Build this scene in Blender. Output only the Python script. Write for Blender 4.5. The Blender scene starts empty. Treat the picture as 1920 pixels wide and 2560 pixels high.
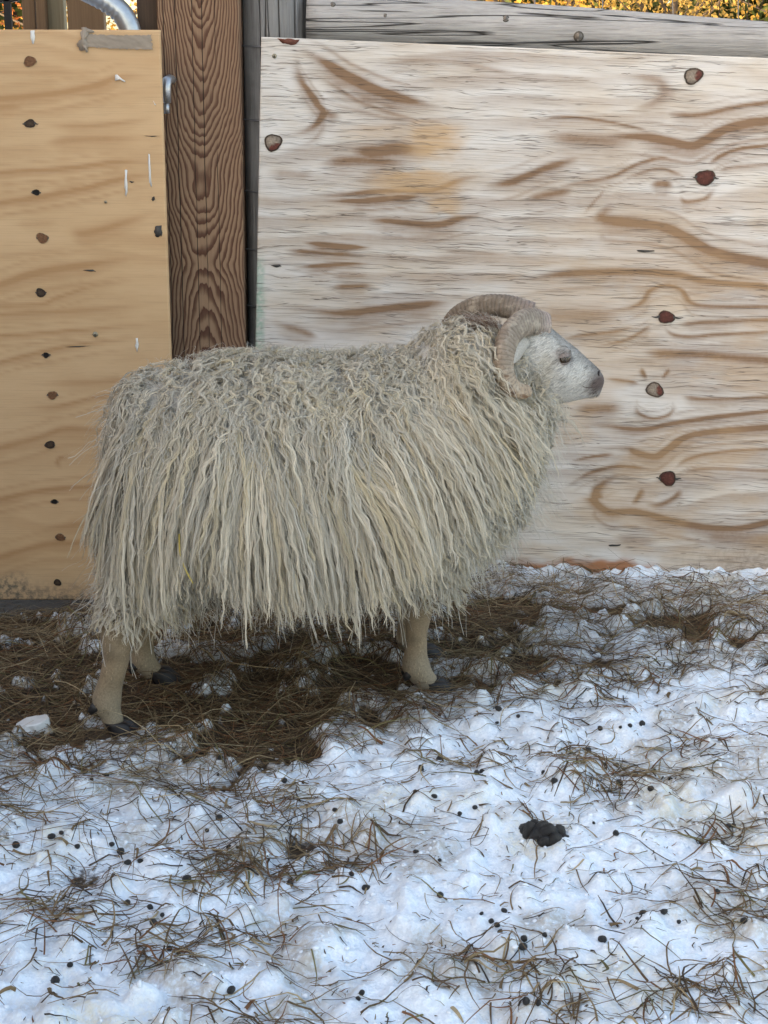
import bpy, bmesh, math, random
import numpy as np
from mathutils import Vector, Matrix
from mathutils.bvhtree import BVHTree

# ------------------------------------------------------------------ camera
sc = bpy.context.scene
FPX, CAMH, CAMD = 3850.0, 1.10, 3.63            # focal length in photo pixels, lens height, metres to the wall
PITCH = math.atan(1044 / 3850.0)
cam = bpy.data.cameras.new('camera')
cam.sensor_fit = 'VERTICAL'; cam.sensor_height = 24.0
cam.lens = 24.0 * FPX / 2560.0
cam.clip_start = 0.05; cam.clip_end = 3000
camo = bpy.data.objects.new('camera', cam); sc.collection.objects.link(camo)
camo.location = (0, -CAMD, CAMH); camo.rotation_euler = (math.pi / 2 - PITCH, 0, 0)
sc.camera = camo
sc.render.resolution_x = 768; sc.render.resolution_y = 1024

# ------------------------------------------------------------------ sky, sun, exposure
SUN_EL, SUN_AZ = math.radians(24), math.atan2(-0.9, -0.42)      # azimuth: x = sin, y = cos of the way to the sun
world = bpy.data.worlds.new('World'); sc.world = world; world.use_nodes = True
wn = world.node_tree; bg = wn.nodes['Background']
sky = wn.nodes.new('ShaderNodeTexSky'); sky.sky_type = 'NISHITA'; sky.sun_disc = False
sky.sun_elevation = SUN_EL; sky.sun_rotation = SUN_AZ
sky.air_density = 1.0; sky.dust_density = 3.0; sky.ozone_density = 0.6
wn.links.new(sky.outputs[0], bg.inputs[0]); bg.inputs[1].default_value = 0.15
sun = bpy.data.lights.new('sun', 'SUN'); sun.energy = 2.0; sun.angle = math.radians(0.5); sun.color = (1.0, 0.88, 0.7)
suno = bpy.data.objects.new('sun', sun); sc.collection.objects.link(suno)
_sd = Vector((math.sin(SUN_AZ) * math.cos(SUN_EL), math.cos(SUN_AZ) * math.cos(SUN_EL), math.sin(SUN_EL)))
suno.rotation_euler = _sd.to_track_quat('Z', 'Y').to_euler()
suno.location = (-6, -6, 9)
vs = sc.view_settings
vs.view_transform = 'Standard'; vs.look = 'None'; vs.gamma = 1.0; vs.use_curve_mapping = False
vs.exposure = 2.12
vs.use_white_balance = True; vs.white_balance_temperature = 8000; vs.white_balance_tint = 9

# ------------------------------------------------------------------ helpers
rng = np.random.default_rng(7)
random.seed(7)
C = sc.collection
CAMP = np.array([0, -CAMD, CAMH])

def ray(px, py):
    x = (px - 960) / FPX; y = (1280 - py) / FPX
    return np.array([x, math.cos(PITCH) + y * math.sin(PITCH), -math.sin(PITCH) + y * math.cos(PITCH)])
def atY(px, py, Y=0.0):
    r = ray(px, py); return CAMP + r * ((Y + CAMD) / r[1])
def onG(px, py, z=0.0):
    r = ray(px, py); return CAMP + r * ((z - CAMH) / r[2])

_lat = rng.random((256, 256))
def vnoise(x, y, s=0):
    x = np.asarray(x, float) + 37.3 * s; y = np.asarray(y, float) + 91.7 * s
    xi = np.floor(x).astype(int); yi = np.floor(y).astype(int)
    fx = x - xi; fy = y - yi
    fx = fx * fx * fx * (fx * (fx * 6 - 15) + 10); fy = fy * fy * fy * (fy * (fy * 6 - 15) + 10)
    a = _lat[xi & 255, yi & 255]; b = _lat[(xi + 1) & 255, yi & 255]
    c = _lat[xi & 255, (yi + 1) & 255]; d = _lat[(xi + 1) & 255, (yi + 1) & 255]
    return (a + (b - a) * fx) * (1 - fy) + (c + (d - c) * fx) * fy
def fbm(x, y, oct=4, s=0, gain=.5):
    t = 0; a = 1; n = 0
    for i in range(oct):
        # rotate each octave so the lattice does not show
        ca, sa = math.cos(i * 1.1 + .4), math.sin(i * 1.1 + .4)
        t = t + a * vnoise((x * ca - y * sa) * 2 ** i, (x * sa + y * ca) * 2 ** i, s + i * 3); n += a; a *= gain
    return t / n
def sstep(a, b, x):
    t = np.clip((x - a) / (b - a), 0, 1); return t * t * (3 - 2 * t)

def mesh_np(name, V, F, mat=None, col=None, smooth=True, attrs=None):
    """V (n,3) vertices, F (m,3|4) faces -> mesh data"""
    me = bpy.data.meshes.new(name)
    V = np.asarray(V, np.float32); F = np.asarray(F, np.int32); k = F.shape[1]
    me.vertices.add(len(V)); me.vertices.foreach_set('co', V.ravel())
    me.loops.add(F.size); me.loops.foreach_set('vertex_index', F.ravel())
    me.polygons.add(len(F)); me.polygons.foreach_set('loop_start', np.arange(len(F), dtype=np.int32) * k)
    if smooth: me.polygons.foreach_set('use_smooth', np.ones(len(F), bool))
    me.update(calc_edges=True)
    if col is not None: set_col(me, col)
    for k_, v in (attrs or {}).items():
        a = me.attributes.new(k_, 'FLOAT', 'POINT'); a.data.foreach_set('value', np.asarray(v, np.float32))
    if mat: me.materials.append(mat)
    return me
def set_col(me, col):
    col = np.asarray(col, np.float32)
    if col.shape[1] == 3: col = np.c_[col, np.ones(len(col), np.float32)]
    a = me.color_attributes.new('col', 'FLOAT_COLOR', 'POINT'); a.data.foreach_set('color', col.astype(np.float32).ravel())
def link(name, me, parent=None, label=None, cat=None, group=None, kind=None, loc=None):
    o = bpy.data.objects.new(name, me); C.objects.link(o)
    if loc is not None: o.location = loc
    if parent: o.parent = parent
    if label: o['label'] = label
    if cat: o['category'] = cat
    if group: o['group'] = group
    if kind: o['kind'] = kind
    return o
def empty(name, loc, label, cat, group=None):
    return link(name, None, None, label, cat, group, loc=loc)

def box_data(x0, x1, y0, y1, z0, z1):
    V = np.array([(x, y, z) for x in (x0, x1) for y in (y0, y1) for z in (z0, z1)], float)
    F = np.array([(0, 1, 3, 2), (4, 6, 7, 5), (0, 4, 5, 1), (2, 3, 7, 6), (0, 2, 6, 4), (1, 5, 7, 3)])
    return V, F
def join(parts):
    """list of (V,F quads) -> one"""
    Vs, Fs, n = [], [], 0
    for V, F in parts:
        F = np.asarray(F)
        if F.shape[1] == 3: F = np.c_[F, F[:, 2]]
        Vs.append(V); Fs.append(F + n); n += len(V)
    return np.concatenate(Vs), np.concatenate(Fs)
def bevel_box(name, x0, x1, y0, y1, z0, z1, mat, parent=None, b=.004, **kw):
    V, F = box_data(x0, x1, y0, y1, z0, z1)
    bm = bmesh.new()
    vs_ = [bm.verts.new(v) for v in V]
    for f in F: bm.faces.new([vs_[i] for i in f])
    bmesh.ops.recalc_face_normals(bm, faces=bm.faces)
    bmesh.ops.bevel(bm, geom=bm.edges[:], offset=b, segments=2, affect='EDGES', profile=.6)
    me = bpy.data.meshes.new(name); bm.to_mesh(me); bm.free(); me.materials.append(mat)
    return link(name, me, parent, **kw)

def frames(P):
    P = np.asarray(P, float); T = np.gradient(P, axis=0); T /= np.linalg.norm(T, axis=1)[:, None] + 1e-12
    N = np.zeros_like(P); ref = np.array([0, 0, 1.]) if abs(T[0, 2]) < .9 else np.array([0, 1., 0])
    for i in range(len(P)):
        n = ref - T[i] * ref.dot(T[i]); n /= np.linalg.norm(n) + 1e-12; N[i] = n; ref = n
    return T, N, np.cross(T, N)
def tube(P, R, seg=10, cap=True, mod=None):
    """closed tube along P; R radius (or (ra, rb)); mod(i, angles) multiplies the radius"""
    P = np.asarray(P, float); n = len(P); T, N, B = frames(P)
    R = np.asarray(R, float)
    if R.ndim == 0: R = np.full(n, float(R))
    if R.ndim == 1: R = np.c_[R, R]
    a = np.linspace(0, 2 * math.pi, seg, endpoint=False)
    m = np.ones((n, seg)) if mod is None else mod
    V = P[:, None] + (R[:, 0, None] * np.cos(a) * m)[..., None] * N[:, None] + (R[:, 1, None] * np.sin(a) * m)[..., None] * B[:, None]
    V = V.reshape(-1, 3); i = np.arange(n - 1)[:, None] * seg; j = np.arange(seg)[None]; j2 = (j + 1) % seg
    F = np.stack([i + j, i + j2, i + seg + j2, i + seg + j], -1).reshape(-1, 4)
    if cap:
        V = np.r_[V, P[:1], P[-1:]]; c0, c1 = n * seg, n * seg + 1; jj = np.arange(seg); jn = (jj + 1) % seg
        F = np.r_[F, np.c_[jn, jj, np.full(seg, c0), np.full(seg, c0)], np.c_[(n - 1) * seg + jj, (n - 1) * seg + jn, np.full(seg, c1), np.full(seg, c1)]]
    return V, F
def fix_tris(V, F):
    """quads whose last two indices agree -> real triangles: split everything into triangles"""
    F = np.asarray(F); t = F[F[:, 2] == F[:, 3]][:, :3]; q = F[F[:, 2] != F[:, 3]]
    return V, np.r_[q[:, [0, 1, 2]], q[:, [0, 2, 3]], t]
def tmesh(name, V, F, mat, col=None, smooth=True):
    V, F = fix_tris(np.asarray(V), np.asarray(F)); return mesh_np(name, V, F, mat, col, smooth)
def catmull(P, n):
    P = np.asarray(P, float); k = len(P); Q = np.r_[[2 * P[0] - P[1]], P, [2 * P[-1] - P[-2]]]
    t = np.linspace(0, k - 1 - 1e-9, n); i = t.astype(int); f = (t - i)[:, None]
    a, b, c, d = Q[i], Q[i + 1], Q[i + 2], Q[i + 3]
    return .5 * (2 * b + (c - a) * f + (2 * a - 5 * b + 4 * c - d) * f ** 2 + (3 * b - a - 3 * c + d) * f ** 3)
def ribbons(P, W, S):
    """P (n,k,3) spines, W (n,k) half widths, S (n,k,3) side vectors -> V,F"""
    n, k, _ = P.shape
    V = np.stack([P - S * W[..., None], P + S * W[..., None]], 2).reshape(-1, 3)
    b = (np.arange(n)[:, None] * k + np.arange(k - 1)[None]) * 2
    F = np.stack([b, b + 1, b + 3, b + 2], -1).reshape(-1, 4)
    return V, F
def tents(P, W, S, U, h=.6):
    """ribbons with a raised ridge so that they catch light like cords"""
    n, k, _ = P.shape
    V = np.stack([P - S * W[..., None], P + U * W[..., None] * h, P + S * W[..., None]], 2).reshape(-1, 3)
    b = (np.arange(n)[:, None] * k + np.arange(k - 1)[None]) * 3
    F = np.concatenate([np.stack([b, b + 1, b + 4, b + 3], -1), np.stack([b + 1, b + 2, b + 5, b + 4], -1)], 1).reshape(-1, 4)
    return V, F
def unit(v): return v / (np.linalg.norm(v, axis=-1, keepdims=True) + 1e-12)

# ------------------------------------------------------------------ material helpers
class NT:
    def __init__(s, name):
        s.m = bpy.data.materials.new(name); s.m.use_nodes = True; s.t = s.m.node_tree
        s.bsdf = s.t.nodes['Principled BSDF']; s.out = s.t.nodes['Material Output']
    def n(s, ty, _attrs=None, **inp):
        nd = s.t.nodes.new(ty)
        for k, v in (_attrs or {}).items(): setattr(nd, k, v)
        for k, v in inp.items():
            key = int(k[1:]) if k[0] == '_' and k[1:].isdigit() else k.replace('_', ' ')
            s.set(nd.inputs[key], v)
        return nd
    def set(s, sock, v):
        if hasattr(v, 'is_output'): s.t.links.new(v, sock)
        elif hasattr(v, 'outputs'): s.t.links.new(v.outputs[0], sock)
        else:
            if isinstance(v, (tuple, list)) and len(v) == 3 and sock.type == 'RGBA': v = (*v, 1)
            sock.default_value = v
    def math(s, op, a, b=0.0, c=None, clamp=False):
        nd = s.t.nodes.new('ShaderNodeMath'); nd.operation = op; nd.use_clamp = clamp
        s.set(nd.inputs[0], a); s.set(nd.inputs[1], b)
        if c is not None: s.set(nd.inputs[2], c)
        return nd.outputs[0]
    def mix(s, f, a, b, blend='MIX'):
        nd = s.t.nodes.new('ShaderNodeMix'); nd.data_type = 'RGBA'; nd.blend_type = blend; nd.clamp_factor = True
        s.set(nd.inputs[0], f); s.set(nd.inputs[6], a); s.set(nd.inputs[7], b); return nd.outputs[2]
    def ramp(s, f, stops, interp='LINEAR'):
        nd = s.t.nodes.new('ShaderNodeValToRGB'); nd.color_ramp.interpolation = interp
        while len(nd.color_ramp.elements) < len(stops): nd.color_ramp.elements.new(.5)
        for e, (p, c) in zip(nd.color_ramp.elements, stops):
            e.position = p; e.color = (*c, 1) if len(c) == 3 else c
        s.set(nd.inputs[0], f); return nd.outputs[0]
    def step(s, f, a, b):
        nd = s.t.nodes.new('ShaderNodeMapRange'); nd.interpolation_type = 'SMOOTHSTEP'
        s.set(nd.inputs[0], f); s.set(nd.inputs[1], a); s.set(nd.inputs[2], b); return nd.outputs[0]
    def coord(s, scale=(1, 1, 1), src='Object', loc=(0, 0, 0)):
        tc = s.t.nodes.new('ShaderNodeTexCoord'); mp = s.t.nodes.new('ShaderNodeMapping')
        s.t.links.new(tc.outputs[src], mp.inputs[0]); mp.inputs['Scale'].default_value = scale; mp.inputs['Location'].default_value = loc
        return mp.outputs[0]
    def noise(s, vec, scale=5, detail=4, rough=.55, dist=0):
        nd = s.n('ShaderNodeTexNoise', Vector=vec, Scale=scale, Detail=detail, Roughness=rough, Distortion=dist)
        return nd.outputs[0]
    def attr(s, name, out='Fac'):
        nd = s.t.nodes.new('ShaderNodeAttribute'); nd.attribute_name = name; return nd.outputs[out]
    def bump(s, h, strength=.5, dist=.002):
        nd = s.n('ShaderNodeBump', Strength=strength, Distance=dist, Height=h); s.t.links.new(nd.outputs[0], s.bsdf.inputs['Normal'])
    def base(s, c, rough=.8, spec=.3, metal=0):
        s.set(s.bsdf.inputs['Base Color'], c); s.set(s.bsdf.inputs['Roughness'], rough)
        s.bsdf.inputs['Specular IOR Level'].default_value = spec; s.bsdf.inputs['Metallic'].default_value = metal
        return s.m
def plain(name, c, rough=.8, spec=.3, metal=0, var=.25, scale=40, bump=0):
    t = NT(name); f = t.noise(t.coord(), scale, 5)
    m = t.base(t.mix(f, tuple(x * (1 - var) for x in c), tuple(min(1, x * (1 + var)) for x in c)), rough, spec, metal)
    if bump: t.bump(f, bump, .003)
    return m
def vcol(name, rough=.8, spec=.2, var=.2, scale=60, translucent=0, sheen=0):
    t = NT(name); c = t.attr('col', 'Color')
    f = t.noise(t.coord(), scale, 3)
    c2 = t.mix(1.0, c, t.ramp(f, [(.25, (1 - var,) * 3), (.75, (1.0,) * 3)]), 'MULTIPLY')
    t.base(c2, rough, spec)
    if sheen: t.bsdf.inputs['Sheen Weight'].default_value = sheen; t.bsdf.inputs['Sheen Roughness'].default_value = .5
    if translucent:
        tr = t.n('ShaderNodeBsdfTranslucent', Color=c2); mx = t.n('ShaderNodeMixShader', _0=translucent, _1=t.bsdf, _2=tr)
        t.t.links.new(mx.outputs[0], t.out.inputs[0])
    return t.m

# ------------------------------------------------------------------ materials
def ply_material(name, light, brown, light2, crackd, weather):
    t = NT(name)
    v = t.coord()
    fine = t.noise(t.coord((4, 4, 260)), 1.0, 4, .6)                       # wood fibres
    fine2 = t.noise(t.coord((7, 7, 380)), 1.0, 3, .6)
    blot = t.noise(t.coord((2.2, 2.2, 6)), 2.0, 5, .6)
    mott = t.noise(v, 90, 4, .6)
    ba = t.math('MULTIPLY', t.attr('band'), 2.0)
    band = t.math('ADD', ba, t.math('MULTIPLY', t.math('SUBTRACT', fine, .5), t.math('ADD', t.math('MULTIPLY', ba, .45), .15)))
    band = t.math('MULTIPLY', band, t.math('ADD', t.math('MULTIPLY', mott, .3), .88), clamp=True)
    c = t.mix(t.step(blot, .35, .7), light, light2)
    c = t.mix(band, c, brown)
    gold = t.math('MULTIPLY', t.attr('gold'), t.math('ADD', t.math('MULTIPLY', fine, .9), .45), clamp=True)
    c = t.mix(gold, c, (.50, .33, .18))
    c = t.mix(t.attr('orange'), c, (.36, .13, .04))
    c = t.mix(t.math('MULTIPLY', t.attr('green'), t.step(mott, .25, .6)), c, (.17, .36, .27))
    low_mottle = t.math('MULTIPLY', t.attr('low_mottle'), t.step(t.noise(v, 60, 5, .7), .4, .62))
    c = t.mix(low_mottle, c, (.17, .14, .10))
    c = t.mix(t.math('MULTIPLY', t.step(fine2, .52, .66), .26 * weather + .12), c, tuple(.55 * x for x in brown))
    # drying checks: thin horizontal cracks
    wv = t.noise(v, 9, 2); cv = t.n('ShaderNodeVectorMath', {'operation': 'ADD'}, _0=t.coord((3.2, 3.2, 120)))
    co = t.n('ShaderNodeCombineXYZ', Z=t.math('MULTIPLY', wv, 3.0)); t.set(cv.inputs[1], co)
    ck = t.noise(cv.outputs[0], 1.0, 2, .5)
    ckline = t.math('SUBTRACT', 1.0, t.math('MULTIPLY', t.math('ABSOLUTE', t.math('SUBTRACT', ck, .5)), 75.0), clamp=True)
    ckmask = t.step(t.noise(t.coord((3, 3, 26), loc=(3, 1, 7)), 1.0, 3, .6), .43, .56)
    crack = t.math('MULTIPLY', t.math('MULTIPLY', ckline, ckmask), crackd)
    c = t.mix(t.math('MULTIPLY', crack, .8), c, (.10, .075, .06))
    m = t.base(c, .78, .25)
    h = t.math('SUBTRACT', t.math('ADD', t.math('MULTIPLY', fine, .6), t.math('MULTIPLY', fine2, .3)), t.math('MULTIPLY', crack, 1.2))
    t.bump(h, .35 + .25 * weather, .0015)
    return m
M_plyR = ply_material('weathered_plywood', (.64, .625, .605), (.235, .145, .09), (.585, .53, .465), 1.0, 1.0)
M_plyL = ply_material('tan_plywood', (.60, .405, .235), (.43, .25, .125), (.555, .365, .205), .10, .1)

def post_material():
    t = NT('pressure_treated_post'); v = t.coord()
    ph = t.math('ADD', t.attr('ring'), t.math('MULTIPLY', t.noise(t.coord((40, 40, 5)), 1.0, 4, .6), 1.5))
    fr = t.math('FRACT', ph)
    late = t.ramp(fr, [(0, (0, 0, 0)), (.30, (.04,) * 3), (.62, (.85,) * 3), (.86, (1,) * 3), (.93, (.1,) * 3), (1, (0, 0, 0))])
    fib = t.noise(t.coord((420, 420, 6)), 1.0, 4, .6)
    early = t.mix(fib, (.19, .11, .068), (.33, .215, .135)); dark = t.mix(fib, (.045, .018, .011), (.115, .048, .028))
    c = t.mix(late, early, dark)
    c = t.mix(t.math('MULTIPLY', t.step(t.noise(t.coord((6, 6, 2)), 1, 4), .4, .7), .35), c, (.13, .07, .045))
    sep = t.n('ShaderNodeSeparateXYZ', _0=v)
    wob = t.math('MULTIPLY', t.math('SUBTRACT', t.noise(t.coord((0, 0, 9)), 1.0, 3), .5), .007)
    cr = 0.0
    for x0, w, s_ in ((-.052, .0010, 3), (-.014, .0008, 8), (.008, .0009, 5), (.037, .0007, 12), (-.078, .0008, 17)):
        d = t.math('ABSOLUTE', t.math('SUBTRACT', t.math('ADD', sep.outputs[0], wob), x0))
        k = t.math('SUBTRACT', 1.0, t.step(d, w * .5, w * 1.5))
        k = t.math('MULTIPLY', k, t.step(t.noise(t.coord((0, 0, 2.2), loc=(s_, s_, s_)), 1.0, 2), .36, .5))
        cr = t.math('MAXIMUM', cr, k)
    c = t.mix(cr, c, (.012, .008, .006))
    m = t.base(c, .75, .25)
    t.bump(t.math('SUBTRACT', t.math('ADD', t.math('MULTIPLY', late, .5), t.math('MULTIPLY', fib, .3)), t.math('MULTIPLY', cr, 3)), .5, .0012)
    return m
M_post = post_material()

def grey_log_material(name, axis, tone=1.0):
    sc_ = {'x': (4, 90, 90), 'z': (90, 90, 4)}[axis]; sf = {'x': (9, 400, 400), 'z': (400, 400, 9)}[axis]
    t = NT(name); f = t.noise(t.coord(sc_), 1, 5, .65); g = t.noise(t.coord(sf), 1, 4, .6); b = t.noise(t.coord(), 9, 5, .6)
    c = t.mix(f, tuple(tone * x for x in (.13, .125, .12)), tuple(tone * x for x in (.46, .45, .44)))
    c = t.mix(t.step(b, .45, .75), c, tuple(tone * x for x in (.36, .35, .34)))
    c = t.mix(t.math('MULTIPLY', t.step(g, .5, .75), .6), c, (.10, .085, .075))
    ln = t.math('SUBTRACT', 1.0, t.math('MULTIPLY', t.math('ABSOLUTE', t.math('SUBTRACT', t.noise(t.coord({'x': (.7, 30, 30), 'z': (30, 30, .7)}[axis]), 1, 2), .5)), 60.0), clamp=True)
    c = t.mix(ln, c, (.03, .026, .022))
    m = t.base(c, .85, .2); t.bump(t.math('SUBTRACT', t.math('ADD', f, t.math('MULTIPLY', g, .6)), t.math('MULTIPLY', ln, 1.5)), .9, .005); return m
M_logz = grey_log_material('grey_weathered_post', 'z', .75)
M_rail = grey_log_material('grey_weathered_rail', 'x', 1.2)
def board_material(name, a, b):
    t = NT(name); f = t.noise(t.coord((60, 60, 3)), 1, 5, .6); g = t.noise(t.coord((300, 300, 8)), 1, 3)
    m = t.base(t.mix(t.math('MULTIPLY', t.math('ADD', f, g), .5), a, b), .8, .2); t.bump(g, .4, .001); return m
M_board = board_material('brown_board', (.09, .05, .03), (.34, .22, .13))
M_board2 = board_material('olive_board', (.15, .12, .075), (.40, .34, .23))
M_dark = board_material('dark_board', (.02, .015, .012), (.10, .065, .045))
M_metal = plain('galvanised_steel', (.42, .45, .48), .38, .5, .85, .3, 70, .2)
M_bright = plain('zinc_bolt', (.62, .65, .68), .35, .5, .9, .15, 90)
M_wire = plain('fence_wire', (.20, .20, .21), .5, .5, .6, .3, 90)
M_black = plain('black_iron', (.015, .015, .017), .5, .4, .2, .3, 50)
M_tape = plain('grey_tape', (.27, .225, .18), .55, .35, 0, .25, 30, .25)
M_paper = plain('white_paper', (.66, .66, .64), .7, .3, 0, .12, 200)
M_paint = plain('dark_paint', (.045, .042, .04), .6, .4, 0, .4, 120)
M_knot = vcol('knot_wood', .7, .3, .45, 260)
M_screw = plain('screw_head', (.30, .27, .20), .45, .5, .6, .3, 300)

def snow_material():
    t = NT('snow_and_litter'); v = t.coord()
    gr = t.n('ShaderNodeTexVoronoi', Vector=v, Scale=210.0)
    n1 = t.noise(v, 120, 5, .65); n2 = t.noise(v, 420, 3, .6)
    s = t.attr('snow')
    s = t.step(t.math('ADD', s, t.math('MULTIPLY', t.math('SUBTRACT', n1, .5), .55)), .36, .60)
    snow = t.mix(t.step(n1, .35, .7), (.66, .75, .84), (.82, .89, .95))
    snow = t.mix(t.math('MULTIPLY', t.attr('stain'), t.step(n1, .25, .7)), snow, (.56, .49, .27))
    ice = t.mix(t.math('MULTIPLY', t.attr('slush'), t.step(n1, .3, .62)), snow, (.36, .33, .28))
    dirt = t.mix(n1, (.022, .016, .011), (.10, .068, .042))
    c = t.mix(s, dirt, ice)
    m = t.base(c, t.mix(s, (.75,) * 3, (.5,) * 3), .35)
    b = t.bsdf; b.subsurface_method = 'BURLEY'
    t.set(b.inputs['Subsurface Weight'], t.math('MULTIPLY', s, .35)); b.inputs['Subsurface Radius'].default_value = (1, 1, 1); b.inputs['Subsurface Scale'].default_value = .006
    h = t.math('ADD', t.math('MULTIPLY', gr.outputs[0], .8), t.math('ADD', n1, t.math('MULTIPLY', n2, .5)))
    t.bump(h, .5, .004)
    return m
M_snow = snow_material()
def crumb_material():
    t = NT('snow_crumb'); v = t.coord(); n1 = t.noise(v, 300, 4)
    m = t.base(t.mix(n1, (.72, .80, .88), (.84, .90, .96)), .5, .4)
    b = t.bsdf; b.inputs['Subsurface Weight'].default_value = .3; b.inputs['Subsurface Radius'].default_value = (1, 1, 1); b.inputs['Subsurface Scale'].default_value = .005
    t.bump(n1, .4, .002); return m
M_crumb = crumb_material()
def far_snow():
    t = NT('snow_field'); v = t.coord(); n = t.noise(v, 1.2, 6, .6)
    m = t.base(t.mix(t.step(n, .52, .66), (.78, .80, .82), (.20, .15, .08)), .8, .2); t.bump(t.noise(v, 8, 5), .5, .05); return m
M_far = far_snow()
M_hay = vcol('hay', .7, .25, .35, 120, .15)
M_dung = plain('sheep_dung', (.012, .011, .010), .42, .5, 0, .5, 160, .5)
M_ice = plain('old_ice', (.60, .63, .64), .25, .5, 0, .12, 60, .5)
M_wool = vcol('wool', .85, .15, .12, 120, .2, .12)
M_skin = vcol('sheep_skin', .8, .2, .4, 320, 0, .1)
M_fur = vcol('short_fur', .75, .2, .1, 200, .2)
M_hoof = plain('hoof_horn', (.018, .017, .018), .5, .4, 0, .4, 90, .3)
def horn_material():
    t = NT('horn'); v = t.coord(); c = t.attr('col', 'Color')
    n = t.noise(v, 45, 6, .65); n2 = t.noise(v, 170, 4, .6)
    c = t.mix(t.math('MULTIPLY', t.step(n, .45, .68), .6), c, (.44, .385, .31))
    c = t.mix(t.math('MULTIPLY', t.step(n2, .50, .70), .6), c, (.10, .07, .05))
    m = t.base(c, .55, .35); t.bump(t.math('ADD', n, t.math('MULTIPLY', n2, .6)), .5, .003); return m
M_horn = horn_material()
t_ = NT('eye_gloss'); M_eye = t_.base(t_.mix(t_.noise(t_.coord(), 300, 2), (.022, .014, .008), (.045, .03, .014)), .15, .4)
M_pupil = plain('pupil', (.004, .004, .005), .1, .6, 0, .1)
M_leafs = [plain('golden_leaf', (.36, .20, .035), .7, .2, 0, .45, 3), plain('ochre_leaf', (.28, .18, .05), .7, .2, 0, .45, 3),
           plain('rust_leaf', (.45, .13, .03), .7, .2, 0, .4, 3), plain('evergreen_leaf', (.06, .075, .02), .7, .2, 0, .4, 3)]
M_bark = plain('bark', (.10, .075, .055), .9, .1, 0, .4, 20, .5)
M_twig = plain('dry_stalk', (.075, .045, .03), .85, .15, 0, .4, 60)
M_added_barn = board_material('added_barn_boards', (.16, .07, .05), (.28, .14, .10))
M_roof = plain('added_barn_roof', (.16, .16, .17), .5, .4, .3, .2, 5)

# ------------------------------------------------------------------ ground: snow over trampled hay
GX0, GX1, GY0, GY1, GS = -1.4, 1.4, -2.3, .40, .0055
def hay_amount(x, y):
    """0 = clean snow, 1 = hay mat; the mat lies along the wall and under the animal"""
    lim = np.interp(x, [-1.4, -.75, -.45, -.2, 0, .2, .35, .6, 1.4], [-1.14, -1.14, -1.22, -1.26, -1.08, -.94, -.84, -.78, -.74])
    h = sstep(-.16, .20, y - lim)
    top = np.interp(x, [-1.4, .05, .25, .45, 1.4], [1.0, 1.0, .80, .66, .60])
    h = h * top
    bank = sstep(-.13, -.03, y) * sstep(.24, .42, x)                       # snow bank against the right sheet
    fg = .42 * sstep(.15, -.35, x) * sstep(-1.75, -1.35, y)                 # more litter left of the middle
    return np.maximum(h * (1 - .92 * bank), fg)
def ground_fields(x, y):
    hay = hay_amount(x, y)
    n1 = fbm(x * 5.5, y * 4.6, 4, 1); n2 = fbm(x * 15, y * 12, 4, 2); n3 = fbm(x * 42, y * 40, 3, 5)
    cov = .93 - .54 * hay + (n1 - .5) * (.85 + .5 * hay) + (n2 - .5) * (.8 + .5 * hay)
    cov = cov - 1.5 * sstep(-.26, -.13, y) * sstep(-.18, -.34, x)        # bare dirt under and behind the gate
    snow = sstep(.30, .62, cov); snow = 1 - (1 - snow) * (.58 + .42 * np.clip(hay * 1.6, 0, 1))
    z = .004 + .020 * snow + snow * .034 * (n2 - .5) + (1 - snow) * .012 * (n2 - .5) + .006 * (n3 - .5)
    bank = sstep(-.16, -.02, y) * sstep(.18, .40, x)
    z = z + bank * (.004 + .04 * (fbm(x * 6, y * 2, 3, 21) - .5)) * (1 - sstep(.1, .3, y))
    # rumpled footprints
    z = z + .03 * (fbm(x * 3.2, y * 3.0, 2, 31) - .5) * (1 - .6 * hay)
    return z, snow, hay, n1, n2
xs = np.arange(GX0, GX1, GS); ys = np.arange(GY0, GY1, GS)
GXm, GYm = np.meshgrid(xs, ys)
GZ, GSN, GHAY, gn1, gn2 = ground_fields(GXm, GYm)
def snow_clods():
    """trampled old snow: rounded clods of three sizes piled on the sheet"""
    lump = np.zeros_like(GZ); wob_ = .65 + .7 * fbm(GXm * 70, GYm * 70, 2, 171)
    for cnt, r0, r1, rel in ((520, .022, .042, .24), (4200, .010, .022, .50), (13000, .005, .010, .60)):
        cx_ = rng.uniform(GX0 + .1, GX1 - .1, cnt); cy_ = rng.uniform(GY0 + .1, min(GY1 - .1, .02), cnt); rr_ = r0 + (r1 - r0) * rng.random(cnt) ** 2; ht = rng.uniform(.5, 1.1, cnt)
        for a_, b_, r_, h_ in zip(cx_, cy_, rr_, ht):
            i0 = int((a_ - r_ * 1.3 - GX0) / GS); i1 = int((a_ + r_ * 1.3 - GX0) / GS) + 2; j0 = int((b_ - r_ * 1.3 - GY0) / GS); j1 = int((b_ + r_ * 1.3 - GY0) / GS) + 2
            w_ = (slice(j0, j1), slice(i0, i1)); d2 = ((GXm[w_] - a_) ** 2 + (GYm[w_] - b_) ** 2) / (r_ * wob_[w_]) ** 2
            top_ = lump[w_][(j1 - j0) // 2, (i1 - i0) // 2] * .75
            lump[w_] = np.maximum(lump[w_], np.where(d2 < 1, top_ + rel * h_ * r_ * np.sqrt(np.clip(1 - d2, 0, 1)), 0))
    for _ in range(2): lump[1:-1, 1:-1] = .5 * lump[1:-1, 1:-1] + .125 * (lump[:-2, 1:-1] + lump[2:, 1:-1] + lump[1:-1, :-2] + lump[1:-1, 2:])
    return lump
GZ = GZ + snow_clods() * (.25 + .75 * GSN) * 1.7
_v = (GYm > -2.0) & (GYm < -.1) & (np.abs(GXm) < .9)
GZ = GZ - GZ[_v].mean() + .004
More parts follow.
